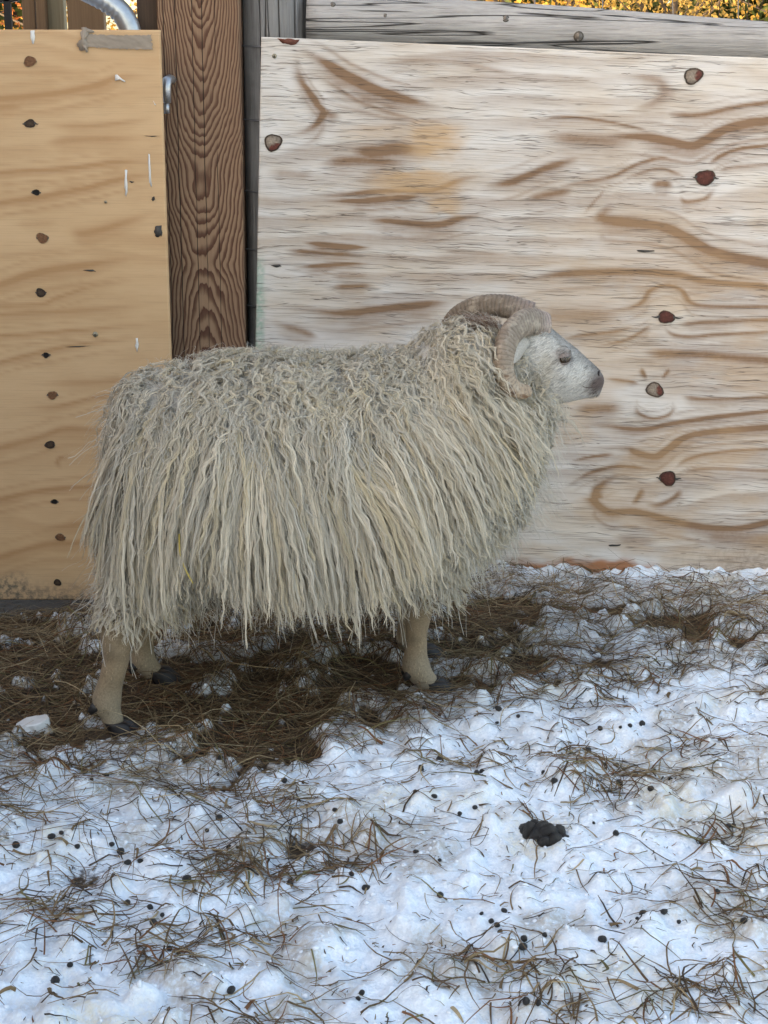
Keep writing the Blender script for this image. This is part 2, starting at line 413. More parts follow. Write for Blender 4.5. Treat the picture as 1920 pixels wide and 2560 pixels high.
GZ = GZ - np.interp(GXm, [-.45, -.30, .1], [.128, .08, .040]) * sstep(-.52, -.10, GYm)      # the ground dips towards the wall
edge = np.minimum.reduce([GXm - GX0, GX1 - GS - GXm, GYm - GY0, GY1 - GS - GYm])
GZ = GZ * sstep(0, .15, edge) - .30 * (1 - sstep(0, .10, edge))
stain = sstep(.60, .78, fbm(GXm * 6, GYm * 6, 3, 41)) * .55
slush = np.clip(sstep(.2, .8, GHAY) * .7 + .75 * sstep(.50, .66, fbm(GXm * 8, GYm * 7, 4, 181)), 0, 1)
for fx_, fy_ in (onG(1080, 1718)[:2], onG(288, 1820)[:2], onG(1065, 1630)[:2], onG(395, 1695)[:2]):      # trodden flat under the hooves
    k_ = np.exp(-(((GXm - fx_) / .06) ** 2 + ((GYm - fy_ + .01) / .06) ** 2) ** 2); GZ = GZ * (1 - k_) - .004 * k_
gi = (np.arange(len(ys) - 1)[:, None] * len(xs) + np.arange(len(xs) - 1)[None])
GF = np.stack([gi, gi + 1, gi + 1 + len(xs), gi + len(xs)], -1).reshape(-1, 4)
me = mesh_np('snow_ground', np.c_[GXm.ravel(), GYm.ravel(), GZ.ravel()], GF, M_snow, attrs={'snow': GSN.ravel(), 'stain': stain.ravel(), 'slush': slush.ravel()})
link('snow_ground', me, kind='structure')
def gz(x, y):
    fx = np.clip((np.asarray(x, float) - GX0) / GS, 0, len(xs) - 1.001); fy = np.clip((np.asarray(y, float) - GY0) / GS, 0, len(ys) - 1.001)
    i = fx.astype(int); j = fy.astype(int); a = fx - i; b = fy - j
    return (GZ[j, i] * (1 - a) + GZ[j, i + 1] * a) * (1 - b) + (GZ[j + 1, i] * (1 - a) + GZ[j + 1, i + 1] * a) * b
V = np.array([(x, y, -.26) for x in (-600, 600) for y in (-600, 900)], float)
link('ground', mesh_np('ground', V, np.array([[0, 2, 3, 1]]), M_far, smooth=False), kind='structure')

# ------------------------------------------------------------------ plywood sheets
def polydist(X, Z, pts):
    """distance to a polyline, whether below it, and how far along it"""
    d = np.full(X.shape, 9e9); sg = np.zeros(X.shape); tt_ = np.zeros(X.shape); n_ = len(pts) - 1; i_ = 0
    for (ax, az), (bx, bz) in zip(pts[:-1], pts[1:]):
        vx, vz = bx - ax, bz - az; L = vx * vx + vz * vz + 1e-9
        t = np.clip(((X - ax) * vx + (Z - az) * vz) / L, 0, 1)
        q = np.hypot(X - ax - t * vx, Z - az - t * vz); m_ = q < d
        d = np.where(m_, q, d); sg = np.where(m_, Z - az - t * vz, sg); tt_ = np.where(m_, (i_ + t) / n_, tt_); i_ += 1
    return d, sg, tt_
def px_smooth(pts):
    P = np.array([(p[0], p[1], 0.) for p in pts], float)
    return P[:, :2] if len(P) < 3 else catmull(P, len(P) * 5)[:, :2]
BANDS_R = [  # (half width px, darkness, points in photo pixels)
 (16,.8,[(738,118),(816,157),(879,196),(949,227),(1027,251),(1121,274)]), (11,.6,[(738,133),(753,196),(796,259),(808,282),(777,321),(706,345)]),
 (16,.4,[(780,268),(815,285),(860,292)]), (26,.6,[(850,372),(930,380),(1000,370),(1090,382)]), (20,.5,[(780,408),(900,402),(1060,408)]),
 (9,.6,[(734,490),(848,487),(962,479),(1076,475),(1152,449),(1247,433)]), (8,.75,[(772,502),(905,500),(1000,494),(1076,487)]),
 (14,.6,[(886,551),(962,551),(1076,563),(1152,547),(1247,525)]), (7,.85,[(740,606),(810,611),(870,615),(940,620)]), (8,.55,[(700,622),(800,632),(960,642)]), (7,.65,[(720,670),(800,664),(860,660),(950,662)]),
 (10,.35,[(810,692),(943,688)]), (10,.5,[(818,718),(943,714)]), (15,.6,[(677,764),(848,783),(962,772),(1076,760),(1152,753)]), (12,.42,[(677,806),(753,829),(802,844)]),
 (16,.7,[(1402,329),(1505,342),(1608,342),(1676,353),(1728,363),(1762,349),(1814,322),(1865,308),(1920,301)]), (6,.5,[(1325,313),(1388,294),(1482,298),(1592,321),(1654,345)]),
 (14,.55,[(1494,377),(1419,404),(1350,425),(1290,450),(1247,460),(1180,470)]), (26,.42,[(1330,338),(1430,345),(1520,352),(1640,350)]), (10,.5,[(1642,281),(1693,287),(1762,287),(1831,270),(1920,256)]),
 (18,.36,[(1480,188),(1590,192),(1650,206),(1658,236),(1610,266),(1560,280)]), (8,.5,[(1350,480),(1419,463),(1522,442),(1590,411),(1649,394),(1687,404),(1724,428)]),
 (7,.45,[(1542,452),(1590,435),(1649,421),(1693,435),(1721,445)]), (8,.55,[(1762,421),(1797,394),(1848,373),(1920,363)]), (6,.4,[(1790,432),(1831,418),(1920,411)]),
 (14,.5,[(1620,463),(1655,460),(1690,466)]), (7,.5,[(1700,487),(1714,504),(1762,497),(1786,469)]), (14,.5,[(1300,500),(1350,490),(1402,480),(1453,470)]),
 (18,.68,[(1556,469),(1529,511),(1505,545),(1573,555),(1642,562),(1693,579),(1745,610),(1797,634),(1865,648),(1920,658)]), (5,.4,[(1453,538),(1522,466)]),
 (13,.6,[(1250,720),(1350,693),(1453,682),(1590,679),(1693,686),(1762,703),(1920,717)]), (9,.5,[(1350,792),(1453,779),(1556,775),(1604,755),(1625,727),(1666,713),(1707,727),(1728,755),(1779,765),(1920,768)]),
 (30,.38,[(1300,790),(1590,785)]), (9,.5,[(1687,813),(1762,806),(1920,799)]), (7,.5,[(1384,853),(1453,839),(1542,829),(1597,812)]), (6,.5,[(1453,874),(1556,853),(1608,826),(1632,808)]),
 (7,.5,[(1659,812),(1680,836),(1728,843),(1797,836),(1920,829)]), (20,.5,[(1600,880),(1660,884),(1762,887),(1920,901)]), (6,.5,[(1604,915),(1618,953)]), (6,.5,[(1680,915),(1649,953)]),
 (6,.55,[(1505,946),(1563,953),(1604,963)]), (8,.5,[(1693,990),(1762,997),(1920,994)]), (6,.5,[(1590,1004),(1597,1032),(1635,1045),(1676,1032),(1683,1004)]), (20,.45,[(1419,1025),(1570,1018)]),
 (9,.6,[(1400,1054),(1522,1066),(1608,1073),(1676,1059),(1762,1045),(1920,1028)]), (11,.68,[(1390,1121),(1556,1121),(1590,1131),(1635,1142),(1666,1124),(1711,1094),(1779,1080),(1920,1069)]),
 (7,.5,[(1408,1159),(1487,1142),(1556,1135)]), (7,.55,[(1402,1227),(1470,1186),(1542,1166),(1597,1169),(1635,1183)]), (7,.5,[(1680,1176),(1721,1148),(1797,1131),(1920,1121)]),
 (7,.45,[(1697,1183),(1762,1172),(1920,1176)]), (13,.62,[(1625,1193),(1556,1186),(1505,1210),(1487,1248),(1522,1279),(1590,1279),(1676,1300),(1762,1317),(1848,1320),(1920,1306)]),
 (9,.5,[(1611,1210),(1597,1241),(1573,1269)]), (9,.5,[(1707,1214),(1694,1238),(1652,1262),(1597,1265)]), (35,.4,[(1728,1334),(1920,1350)]), (20,.3,[(1522,1344),(1659,1354)]),
 (12,.3,[(900,170),(1100,150),(1400,215)]), (10,.3,[(760,235),(1000,300),(1200,290)]), (9,.3,[(1060,620),(1300,640)]), (16,.3,[(660,430),(800,440)])]
BANDS_L = [(14,.6,[(-60,255),(0,247),(136,233),(237,213),(305,192),(393,191)]), (20,.45,[(-60,275),(0,267),(85,260)]), (12,.4,[(102,311),(237,314),(397,291)]), (20,.42,[(102,362),(203,348),(400,345)]),
 (9,.6,[(-60,440),(0,433),(170,420),(305,403),(403,403)]), (10,.65,[(-60,520),(0,508),(102,491),(237,464),(339,440),(403,433)]), (14,.3,[(118,475),(237,455)]), (18,.5,[(170,579),(237,579),(403,525)]),
 (16,.62,[(-60,730),(0,711),(102,680),(237,660),(407,633)]), (9,.5,[(-60,768),(0,765),(102,762),(142,745),(237,714),(407,690)]), (12,.45,[(0,789),(136,779),(414,762)]),
 (8,.55,[(-60,845),(0,840),(174,827),(414,806)]), (9,.55,[(-60,915),(0,907),(104,879),(209,861),(414,834)]), (14,.4,[(87,959),(257,955),(400,940)]), (9,.5,[(52,1018),(157,1014),(257,990),(400,985)]),
 (14,.5,[(-60,1130),(0,1119),(87,1098),(157,1074),(250,1074),(400,1060)]), (6,.5,[(150,1174),(146,1147),(181,1136)]), (10,.6,[(-60,1260),(0,1248),(104,1227),(250,1213),(400,1200)]),
 (14,.45,[(70,1328),(244,1303),(400,1290)]), (14,.5,[(-60,1400),(0,1394),(104,1362),(209,1355),(400,1340)]), (7,.3,[(0,180),(200,178),(260,180)]), (8,.25,[(30,560),(150,555)]), (9,.25,[(0,640),(200,620)])]

def ply_sheet(name, o0, rot, W, Hh, th, Y, bands, mat, px0, px1, label, cat, extra):
    """sheet whose top-left corner is at o0 (x,z); rot = clockwise tilt; hi-res front face, solid box behind"""
    root_m = Matrix.Rotation(rot, 4, 'Y')
    step = .0043
    ulo, uhi = px0, px1
    us = np.unique(np.r_[np.arange(0, max(ulo, 0), .08), np.arange(max(ulo, 0), uhi, step if Y == 0 else .006), np.arange(uhi, W, .08), [W]])
    vs_ = np.r_[np.arange(0, Hh, step if Y == 0 else .006), [Hh]]
    U, Vv = np.meshgrid(us, vs_)
    ca, sa = math.cos(rot), math.sin(rot)
    # local (u, -v) -> world x,z : rotation about Y by rot (clockwise seen from -y is positive)
    X = o0[0] + U * ca - Vv * sa; Z = o0[1] - U * sa - Vv * ca
    # world -> photo pixel (for the traced figure of the veneer)
    dx, dy, dz = X, np.full_like(X, Y + CAMD), Z - CAMH
    fwd = dy * math.cos(PITCH) - dz * math.sin(PITCH); up = dy * math.sin(PITCH) + dz * math.cos(PITCH)
    PX = 960 + FPX * dx / fwd; PY = 1280 - FPX * up / fwd
    # wobble so traced lines are not too clean
    wx = (fbm(X * 14, Z * 30, 3, 51) - .5) * 8; wz = (fbm(X * 9, Z * 40, 3, 55) - .5) * 5
    band = np.zeros_like(X)
    bands = list(bands)
    for w, d, pts in list(bands):                            # fainter neighbouring growth rings
        if len(pts) >= 4 and d >= .45: bands += [(w * .6, d * .5, [(a_, b_ + 2.6 * w + 4) for a_, b_ in pts]), (w * .45, d * .38, [(a_, b_ - 2.0 * w - 5) for a_, b_ in pts])]
    for w, d, pts in bands:
        w = w * (1.45 if Y == 0 else 1.1)
        q = px_smooth(pts); dd, sg, ta_ = polydist(PX + wx, PY + wz, q)
        # sharp on the upper side, soft below, as late wood is; thins out at free ends
        e0 = 0 if pts[0][0] < 5 else 1; e1 = 0 if pts[-1][0] > 1900 else 1
        tap = (sstep(-.03, .34, ta_) if e0 else 1) * (sstep(1.03, .66, ta_) if e1 else 1)
        tap = .06 + .94 * tap; wv_ = w * (.55 + .45 * tap) * (.75 + .6 * fbm(PX / 60, PY / 25, 2, 57))
        prof = np.where(sg < 0, np.exp(-(dd / (.68 * wv_)) ** 2), np.exp(-(dd / (1.35 * wv_)) ** 2))
        band = np.maximum(band, d * tap * prof * (.8 + .2 * np.cos(sg / max(w, 6) * 4.5)))
    phz = Z.copy()
    for kx, ky in extra.get('knots', ()):
        q = atY(kx, ky, Y); ax_, az_ = (X - q[0]) / .11, (Z - q[2]) / .05; phz = phz - .045 * np.exp(-ax_ ** 2) * az_ / (1 + az_ ** 2)
    gp = phz * 20 + 1.9 * fbm(X * 1.3, phz * 4, 3, 61) + .25 * fbm(X * 8, Z * 30, 3, 63)
    gf = gp - np.floor(gp)
    generic = (sstep(0, .7, gf) * sstep(1.0, .86, gf)) * (.22 * sstep(.30, .75, fbm(X * 2, Z * 7, 3, 66)) + .02)
    out = (PX > 1960) | (PX < -80)
    band = np.where(out, np.maximum(band, generic * 2.6), np.maximum(band, generic))
    at = dict(band=band.ravel())
    for k in ('gold', 'orange', 'green', 'low_mottle'):
        at[k] = (extra[k](PX, PY, X, Z) if k in extra else np.zeros_like(X)).ravel()
    # slight warp of the sheet
    yy = -.0 + .003 * np.sin(U * 2.1 + .4) * np.sin(Vv * 2.5)
    Vf = np.c_[U.ravel(), yy.ravel(), -Vv.ravel()]
    nu, nv = len(us), len(vs_)
    g = np.arange(nv - 1)[:, None] * nu + np.arange(nu - 1)[None]
    F = np.stack([g, g + nu, g + nu + 1, g + 1], -1).reshape(-1, 4)
    # rim and back
    rim = np.r_[np.arange(nu), np.arange(1, nv) * nu + nu - 1, (nv - 1) * nu + np.arange(nu - 2, -1, -1), np.arange(nv - 2, 0, -1) * nu]
    nb = len(Vf); Vb = Vf[rim].copy(); Vb[:, 1] += th
    k = len(rim); i = np.arange(k); i2 = (i + 1) % k
    Fr = np.stack([rim[i], rim[i2], nb + i2, nb + i], -1)
    Vc = np.array([[W / 2, th, -Hh / 2]]); cidx = nb + k
    Fb = np.stack([nb + i, nb + i2, np.full(k, cidx), np.full(k, cidx)], -1)
    Vall = np.r_[Vf, Vb, Vc]
    for kk in at: at[kk] = np.r_[at[kk], at[kk][rim], [0.2]]
    Vt, Ft = fix_tris(Vall, np.r_[F, Fr, Fb])
    me = mesh_np(name, Vt, Ft, mat, smooth=False, attrs=at)
    o = link(name, me, None, label, cat, loc=(o0[0], Y, o0[1])); o.rotation_euler = (0, rot, 0)
    def to_local(px, py, off=-.001):
        P = atY(px, py, Y); dx_, dz_ = P[0] - o0[0], P[2] - o0[1]
        u = dx_ * ca - dz_ * sa; w = dx_ * sa + dz_ * ca
        return np.array([u, off + .003 * math.sin(u * 2.1 + .4) * math.sin(-w * 2.5), w])
    return o, to_local

def knot(parent, tl, px, py, rpx, kind, Y=0, seed=0, crack=0):
    """a knot: irregular plug, rim and the split beside it"""
    r = random.Random(seed + int(px) * 7 + int(py)); s = rpx / 1075.0
    n = 22; rings = [0, .45, .80, .95, 1.01, 1.08]; c0 = tl(px, py)
    cols = {'red': [(.10, .030, .022), (.12, .036, .026), (.09, .027, .02), (.035, .016, .012), (.04, .028, .02), (.27, .19, .13)],
            'dark': [(.085, .055, .035), (.07, .042, .026), (.045, .026, .017), (.02, .013, .01), (.06, .035, .02), (.36, .22, .11)],
            'black': [(.008, .006, .005), (.008, .006, .005), (.012, .008, .006), (.02, .013, .01), (.08, .05, .03), (.36, .22, .11)],
            'brown': [(.19, .085, .04), (.21, .10, .05), (.19, .085, .04), (.13, .058, .03), (.22, .12, .06), (.38, .235, .12)],
            'grey': [(.34, .29, .23), (.30, .25, .20), (.25, .20, .16), (.03, .02, .016), (.035, .022, .016), (.27, .19, .13)]}[kind]
    dep = {'red': [.0000, 0, .0003, .003, .0024, .0], 'dark': [.0018, .0014, .001, .003, .0018, 0], 'black': [.004, .004, .004, .003, .001, 0], 'brown': [-.0003, -.0003, -.0001, .0008, .0004, 0], 'grey': [-.0002, 0, .0004, .006, .005, 0]}[kind]
    wob = [1 + r.uniform(-.04, .04) for _ in range(n)]; b1 = r.uniform(0, 6); wob = [w_ + .08 * math.sin(3 * 6.283 * j / n + b1) for j, w_ in enumerate(wob)]
    V = [c0 + np.array([0, -.0012 + dep[0] * .3, 0])]; Cc = [cols[0]]
    for ri, rr in enumerate(rings[1:], 1):
        for j in range(n):
            a = 2 * math.pi * j / n; q = s * rr * wob[j] * (1 + .08 * math.sin(2 * a + seed))
            V.append(c0 + np.array([q * 1.08 * math.cos(a), -.0012 + dep[ri] * .3 + (.0008 if ri == 5 else 0), q * .92 * math.sin(a)]))
            cc = cols[ri]
            if kind == 'grey' and ri in (1, 2) and math.cos(a - 2.6 * (seed % 3)) > .55: cc = (.15, .045, .032)
            kk = r.uniform(.7, 1.25) if ri < 3 else (r.uniform(.8, 1.2) if r.random() < .6 else 2.6)
            cc = tuple(min(x * kk, .4) for x in cc); Cc.append(cc)
    F = []
    for j in range(n): F.append((0, 1 + (j + 1) % n, 1 + j, 1 + j))
    for ri in range(len(rings) - 2):
        for j in range(n):
            a = 1 + ri * n + j; b = 1 + ri * n + (j + 1) % n; F.append((a, b, b + n, a + n))
    V = np.array(V); F = np.array(F)
    k = link('knot', tmesh('knot', V, F, M_knot, np.array(Cc), smooth=False), parent)
    if crack:
        for sgn, L in ((1, crack), (-1, crack * .8)):
            if L <= 0: continue
            Lm = L / 1075.0
            P = np.array([c0 + np.array([sgn * (s * .95 + Lm * t), -.0012, .0012 * math.sin(t * 5 + seed)]) for t in np.linspace(0, 1, 7)])
            W = np.linspace(.0032, .0006, 7)
            Vr, Fr = ribbons(P[None], W[None], np.tile(np.array([0, 0, 1.]), (1, 7, 1)))
            link('split', mesh_np('split', Vr, Fr, M_paint, smooth=False), k)
    return k
def patch(name, parent, tl, pts, mat, off=-.0014, thick=.0008, bulge=0):
    """thin flat scrap following an outline in photo pixels"""
    L = np.array([tl(px, py, off) for px, py in pts]); n = len(L); c = L.mean(0) + np.array([0, -bulge, 0])
    Lb = L.copy(); Lb[:, 1] += thick
    V = np.r_[L, Lb, [c]]; i = np.arange(n); i2 = (i + 1) % n
    F = np.r_[np.c_[i, i2, np.full(n, 2 * n), np.full(n, 2 * n)], np.c_[i2, i, n + i, n + i2]]
    return V, F
def ragged(pts, amp, sub=3, seed=1):
    r = random.Random(seed); out = []
    for (a, b), (c, d) in zip(pts, pts[1:] + pts[:1]):
        for k in range(sub):
            t = k / sub; out.append((a + (c - a) * t + r.uniform(-amp, amp), b + (d - b) * t + r.uniform(-amp, amp)))
    return out

ell = lambda PX, PY, cx, cy, rx, ry: np.exp(-(((PX - cx) / rx) ** 4 + ((PY - cy) / ry) ** 4))
def gold_R(PX, PY, X, Z):
    w = (fbm(X * 30, Z * 60, 3, 71) - .5) * 30
    g = np.maximum.reduce([.95 * ell(PX + w, PY + w, 1085, 352, 70, 42), .9 * ell(PX + w, PY + w, 1040, 456, 112, 30), .7 * ell(PX + w, PY + w, 1112, 512, 40, 26), .35 * ell(PX + w, PY, 950, 330, 90, 20)])
    warm = .20 * sstep(440, 560, PY + w * 2) * sstep(1150, 1350, PX + w * 2) + .14 * sstep(560, 700, PY)
    return np.clip(np.maximum(g, warm * sstep(.38, .62, fbm(X * 7, Z * 14, 4, 77))), 0, 1)
def orange_R(PX, PY, X, Z):
    w = (fbm(X * 22, Z * 40, 3, 73) - .5) * 34
    return .9 * np.clip(sstep(1388, 1412, PY + w - np.abs(PX - 1450) * .05) * sstep(1230, 1300, PX) * (1 - sstep(1580, 1680, PX)), 0, 1)
def green_R(PX, PY, X, Z):
    w = (fbm(X * 30, Z * 12, 3, 74) - .5) * 20
    return .6 * sstep(625, 680, PY + w) * (1 - sstep(655, 672, PX + w))
def low_mottle_L(PX, PY, X, Z): return np.clip(.9 * sstep(1440, 1500, PY) + .75 * ell(PX, PY, 30, 1462, 40, 30), 0, 1)  # mottled darker tone near the bottom edge, plus one spot
def low_mottle_R(PX, PY, X, Z): return .45 * sstep(1330, 1420, PY) * sstep(1600, 1900, PX)  # mottled darker tone low towards the right

oTL = atY(653, 92, 0.0)
ply_r, tlR = ply_sheet('plywood_sheet', (oTL[0], oTL[2]), math.radians(2.3), 2.44, 1.262, .012, 0.0, BANDS_R, M_plyR, 0.0, 1.28,
    'silvery weathered plywood sheet with brown grain and dark red knots behind the sheep', 'plywood', dict(knots=[(1733, 190), (1763, 444), (1666, 793), (1637, 975), (1670, 1196), (683, 356)], gold=gold_R, orange=orange_R, green=green_R, low_mottle=low_mottle_R))
YL = -.105
oL = atY(391, 71, YL)
LW = 1.22
_b = atY(418, 1497, YL)
LH = oL[2] - _b[2]
ply_l, tlL = ply_sheet('plywood_sheet', (oL[0] - LW, oL[2] + .000), math.radians(0.15), LW, LH, .012, YL, BANDS_L, M_plyL, LW - .52, LW + .01,
    'honey tan plywood sheet with a row of small knots fixed on the gate', 'plywood', dict(knots=[(75, 309), (90, 481), (102, 732), (115, 888), (125, 1112), (136, 1254)], low_mottle=low_mottle_L))
for i, (x, y, r, k, c) in enumerate([(1733, 190, 20, 'grey', 0), (1763, 444, 21, 'red', 14), (1666, 793, 18, 'red', 26), (1637, 975, 20, 'grey', 0), (1670, 1196, 20, 'red', 16), (683, 356, 20, 'grey', 0)]):
    knot(ply_r, tlR, x, y, r, k, seed=i, crack=c)
for i, (x, y, r, k, c) in enumerate([(75, 154, 13, 'brown', 0), (75, 309, 11, 'dark', 10), (90, 481, 8, 'black', 5), (106, 595, 13, 'brown', 4), (102, 732, 11, 'dark', 4), (115, 888, 7, 'black', 6), (131, 988, 11, 'brown', 5), (125, 1112, 11, 'dark', 3), (136, 1254, 7, 'black', 5), (151, 1343, 11, 'brown', 4), (144, 1456, 9, 'dark', 0)]):
    knot(ply_l, tlL, x, y, r, k, seed=i, crack=c)
# half knot cut by the top edge
V, F = patch('knot', ply_r, tlR, ragged([(694, 97), (706, 108), (722, 112), (740, 111), (748, 100), (720, 97)], 1.5, 3, 4), M_knot)
link('knot', tmesh('knot', V, F, M_knot, np.tile([(.17, .06, .04)], (len(V), 1)), False), ply_r, 'rusty red half knot cut by the top edge')
def marks(parent, tl, name, mat, outlines, amp=1.2):
    for i, pts in enumerate(outlines):
        V, F = patch(name, parent, tl, ragged(pts, amp, 3, i), mat); link(name, tmesh(name, V, F, mat, smooth=False), parent)
marks(ply_l, tlL, 'paint_scrape', M_paper, [[(75, 77), (86, 76), (87, 100), (82, 110), (77, 98)], [(313, 424), (318, 425), (318, 480), (315, 494), (312, 470)], [(370, 384), (374, 386), (378, 450), (379, 468), (373, 455)], [(340, 845), (346, 846), (345, 868), (342, 880), (338, 866)], [(383, 252), (390, 262), (388, 264)]])
marks(ply_l, tlL, 'paint_spot', M_paint, [[(386, 566), (403, 564), (405, 590), (390, 591), (385, 582)], [(381, 493), (387, 491), (386, 501), (379, 501)]], 2.2)
marks(ply_r, tlR, 'split', M_paint, [[(676, 663), (700, 662), (704, 666), (690, 668)], [(1592, 625), (1636, 626), (1636, 629), (1596, 630)], [(1520, 1362), (1552, 1361), (1550, 1364), (1524, 1366)]], .8)
marks(ply_l, tlL, 'split', M_paint, [[(207, 675), (232, 674), (240, 679), (222, 678)], [(163, 867), (225, 864), (200, 868)], [(322, 452), (336, 454), (330, 458)], [(360, 339), (400, 340), (380, 342)]], .6)
def drying_checks():
    n, K = 420, 6; q = rng.random(n); px = rng.uniform(660, 1915, n); py = np.where(q < .7, rng.uniform(105, 800, n), rng.uniform(500, 1400, n)); L = rng.uniform(.015, .11, n); P = np.zeros((n, K, 3)); t = np.linspace(-.5, .5, K)
    for i in range(n):
        c = tlR(px[i], py[i], -.0011); sl = .035 + rng.normal(0, .02)
        P[i, :, 0] = c[0] + t * L[i]; P[i, :, 1] = c[1]; P[i, :, 2] = c[2] + t * L[i] * sl + rng.normal(0, .0006, K)
    P[..., 0] = np.maximum(P[..., 0], .004); P[..., 2] = np.minimum(P[..., 2], -.004)
    W = (rng.uniform(.00022, .00055, n)[:, None] * np.array([.3, .9, 1, 1, .8, .2])[None])
    V, F = ribbons(P, W, np.tile(np.array([0, 0, 1.]), (n, K, 1))); link('drying_checks', mesh_np('drying_checks', V, F, M_check, smooth=False), ply_r, 'fine dark drying cracks along the grain', kind='stuff')
M_check = plain('dark_crack_wood', (.13, .10, .08), .9, .1, 0, .3, 60)
drying_checks()
def screw(parent, tl, px, py, r=.0062):
    c = tl(px, py); P = np.array([c + np.array([0, .004, 0]), c + np.array([0, -.001, 0]), c + np.array([0, -.0022, 0]), c + np.array([0, -.0012, 0])])
    V, F = tube(P, [r, r, r * .8, r * .35], 14); k = link('screw', tmesh('screw', V, F, M_screw), parent)
    P2 = P[2:] + np.array([0, -.0006, 0]); V, F = tube(P2, [r * .36, r * .3], 4); link('drive_recess', tmesh('drive_recess', V, F, M_paint, smooth=False), k)
screw(ply_l, tlL, 238, 836); screw(ply_l, tlL, 264, 505, .0035); screw(ply_r, tlR, 686, 140, .0052)
# tape on the left sheet: crumpled ragged strip
def tape():
    nx, ny = 40, 14; top = lambda t: 84 + 6 * math.sin(t * 2.3) * (1 - t) + 3 * t; bot = lambda t: 116 + 7 * math.sin(min(t * 2.2, 1.57))
    V = []
    for j in range(ny):
        for i in range(nx):
            t = i / (nx - 1); s = j / (ny - 1)
            x = 208 + t * 172 + (random.uniform(-3, 3) if i in (0, nx - 1) else 0); y = top(t) + (bot(t) - top(t)) * s + (random.uniform(-1.6, 1.6) if j in (0, ny - 1) else 0)
            V.append(tlL(x, y, -.0018 - .0022 * float(fbm(x / 16, y / 9, 3, 81)) - .004 * max(0, .12 - t) * random.random() * 8))
    g = np.arange(ny - 1)[:, None] * nx + np.arange(nx - 1)[None]; F = np.stack([g, g + nx, g + nx + 1, g + 1], -1).reshape(-1, 4)
    a = (np.array(V), F)
    b = patch('', 0, tlL, ragged([(204, 78), (214, 70), (222, 84), (216, 100), (222, 118), (212, 128), (196, 122), (195, 106), (206, 98)], 3, 3, 9), M_tape, -.005, .003, .004)
    c = patch('', 0, tlL, ragged([(206, 112), (216, 112), (222, 128), (216, 132)], 1.5, 2, 3), M_tape, -.007, .001, .001)
    d = patch('', 0, tlL, ragged([(203, 68), (210, 66), (232, 76), (236, 82), (212, 84)], 2, 2, 5), M_tape, -.004, .002, .002)
    V, F = join([a, b, c, d])
    o = link('tape_strip', tmesh('tape_strip', V, F, M_tape), None, 'torn strip of crumpled grey tape stuck near the top of the tan plywood', 'tape')
    o.matrix_world = ply_l.matrix_basis.copy()
    V, F = patch('', 0, tlL, [(288, 187), (293, 186), (304, 196), (314, 203), (312, 205), (300, 199), (288, 202)], M_paper, -.003, .001, .002)
    o = link('paper_scrap', tmesh('paper_scrap', V, F, M_paper, smooth=False), None, 'little torn white paper scrap stapled to the tan plywood below the tape', 'paper')
    o.matrix_world = ply_l.matrix_basis.copy()
tape()

# ------------------------------------------------------------------ square post with cathedral grain
def square_post():
    Y = -.018; pl, pr = atY(391, 0, Y), atY(597, 0, Y); w = (pr[0] - pl[0]); cx = (pl[0] + pr[0]) / 2
    H0, H1 = -.1, 2.6; nx, nz = 100, 300
    zs_ = np.r_[np.linspace(H0, 1.45, nz), np.linspace(1.5, H1, 30)]
    xs_ = np.linspace(-w / 2, w / 2, nx)
    Xg, Zg = np.meshgrid(xs_, zs_)
    n = fbm(Xg * 9, Zg * 7, 3, 91) - .5; n2 = fbm(Xg * 30, Zg * 16, 3, 95) - .5
    mid = .72
    d = .158 - .16 * np.abs(Zg - mid) ** 1.15 * 1.12 + .014 * (fbm(Zg * 0 + 3, Zg * 6, 2, 97) - .5)
    x0 = .002 + .02 * (fbm(Zg * 0, Zg * 2.2, 2, 99) - .5)
    ring = np.sqrt((.55 * np.abs(Xg - x0) ** 1.7 + .5 * (Xg - x0) ** 2) * 1.0 + d ** 2) / .0060 + n * 2.6 + n2 * .9
    r = .004
    yy = np.where(np.abs(Xg) > w / 2 - r, r * (1 - np.sqrt(np.clip(1 - ((np.abs(Xg) - (w / 2 - r)) / r) ** 2, 0, 1))), 0)
    V = np.c_[Xg.ravel(), yy.ravel(), Zg.ravel()]
    g = np.arange(len(zs_) - 1)[:, None] * nx + np.arange(nx - 1)[None]; F = np.stack([g, g + 1, g + nx + 1, g + nx], -1).reshape(-1, 4)
    L = np.arange(len(zs_)) * nx; R = L + nx - 1; nb = len(V)
    Vb = np.r_[V[L] + [0, w, 0], V[R] + [0, w, 0]]; m = len(L); i = np.arange(m - 1)
    Fs = np.r_[np.stack([L[i], L[i + 1], nb + i + 1, nb + i], -1), np.stack([R[i], nb + m + i, nb + m + i + 1, R[i + 1]], -1), np.stack([nb + i, nb + i + 1, nb + m + i + 1, nb + m + i], -1)]
    ringb = np.r_[ring.ravel(), ring.ravel()[L] + 4, ring.ravel()[R] + 4]
    me = mesh_np('square_post', np.r_[V, Vb], np.r_[F, Fs], M_post, smooth=False, attrs={'ring': ringb})
    o = link('square_post', me, None, 'tall square brown wooden post with bold arched grain beside the tan plywood', 'post', loc=(cx, Y, 0))
    o.rotation_euler = (0, math.radians(.35), 0)
    o.location.x -= 1.3 * math.sin(math.radians(.35))
    return o
post = square_post()
# strip nailed to the left flank of the post, in the shadow behind the gate
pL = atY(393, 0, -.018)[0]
bevel_box('filler_strip', pL - .05, pL + .012, .005, .10, -.05, 2.5, M_dark, label='dark brown timber strip in the gap beside the square post', cat='timber')

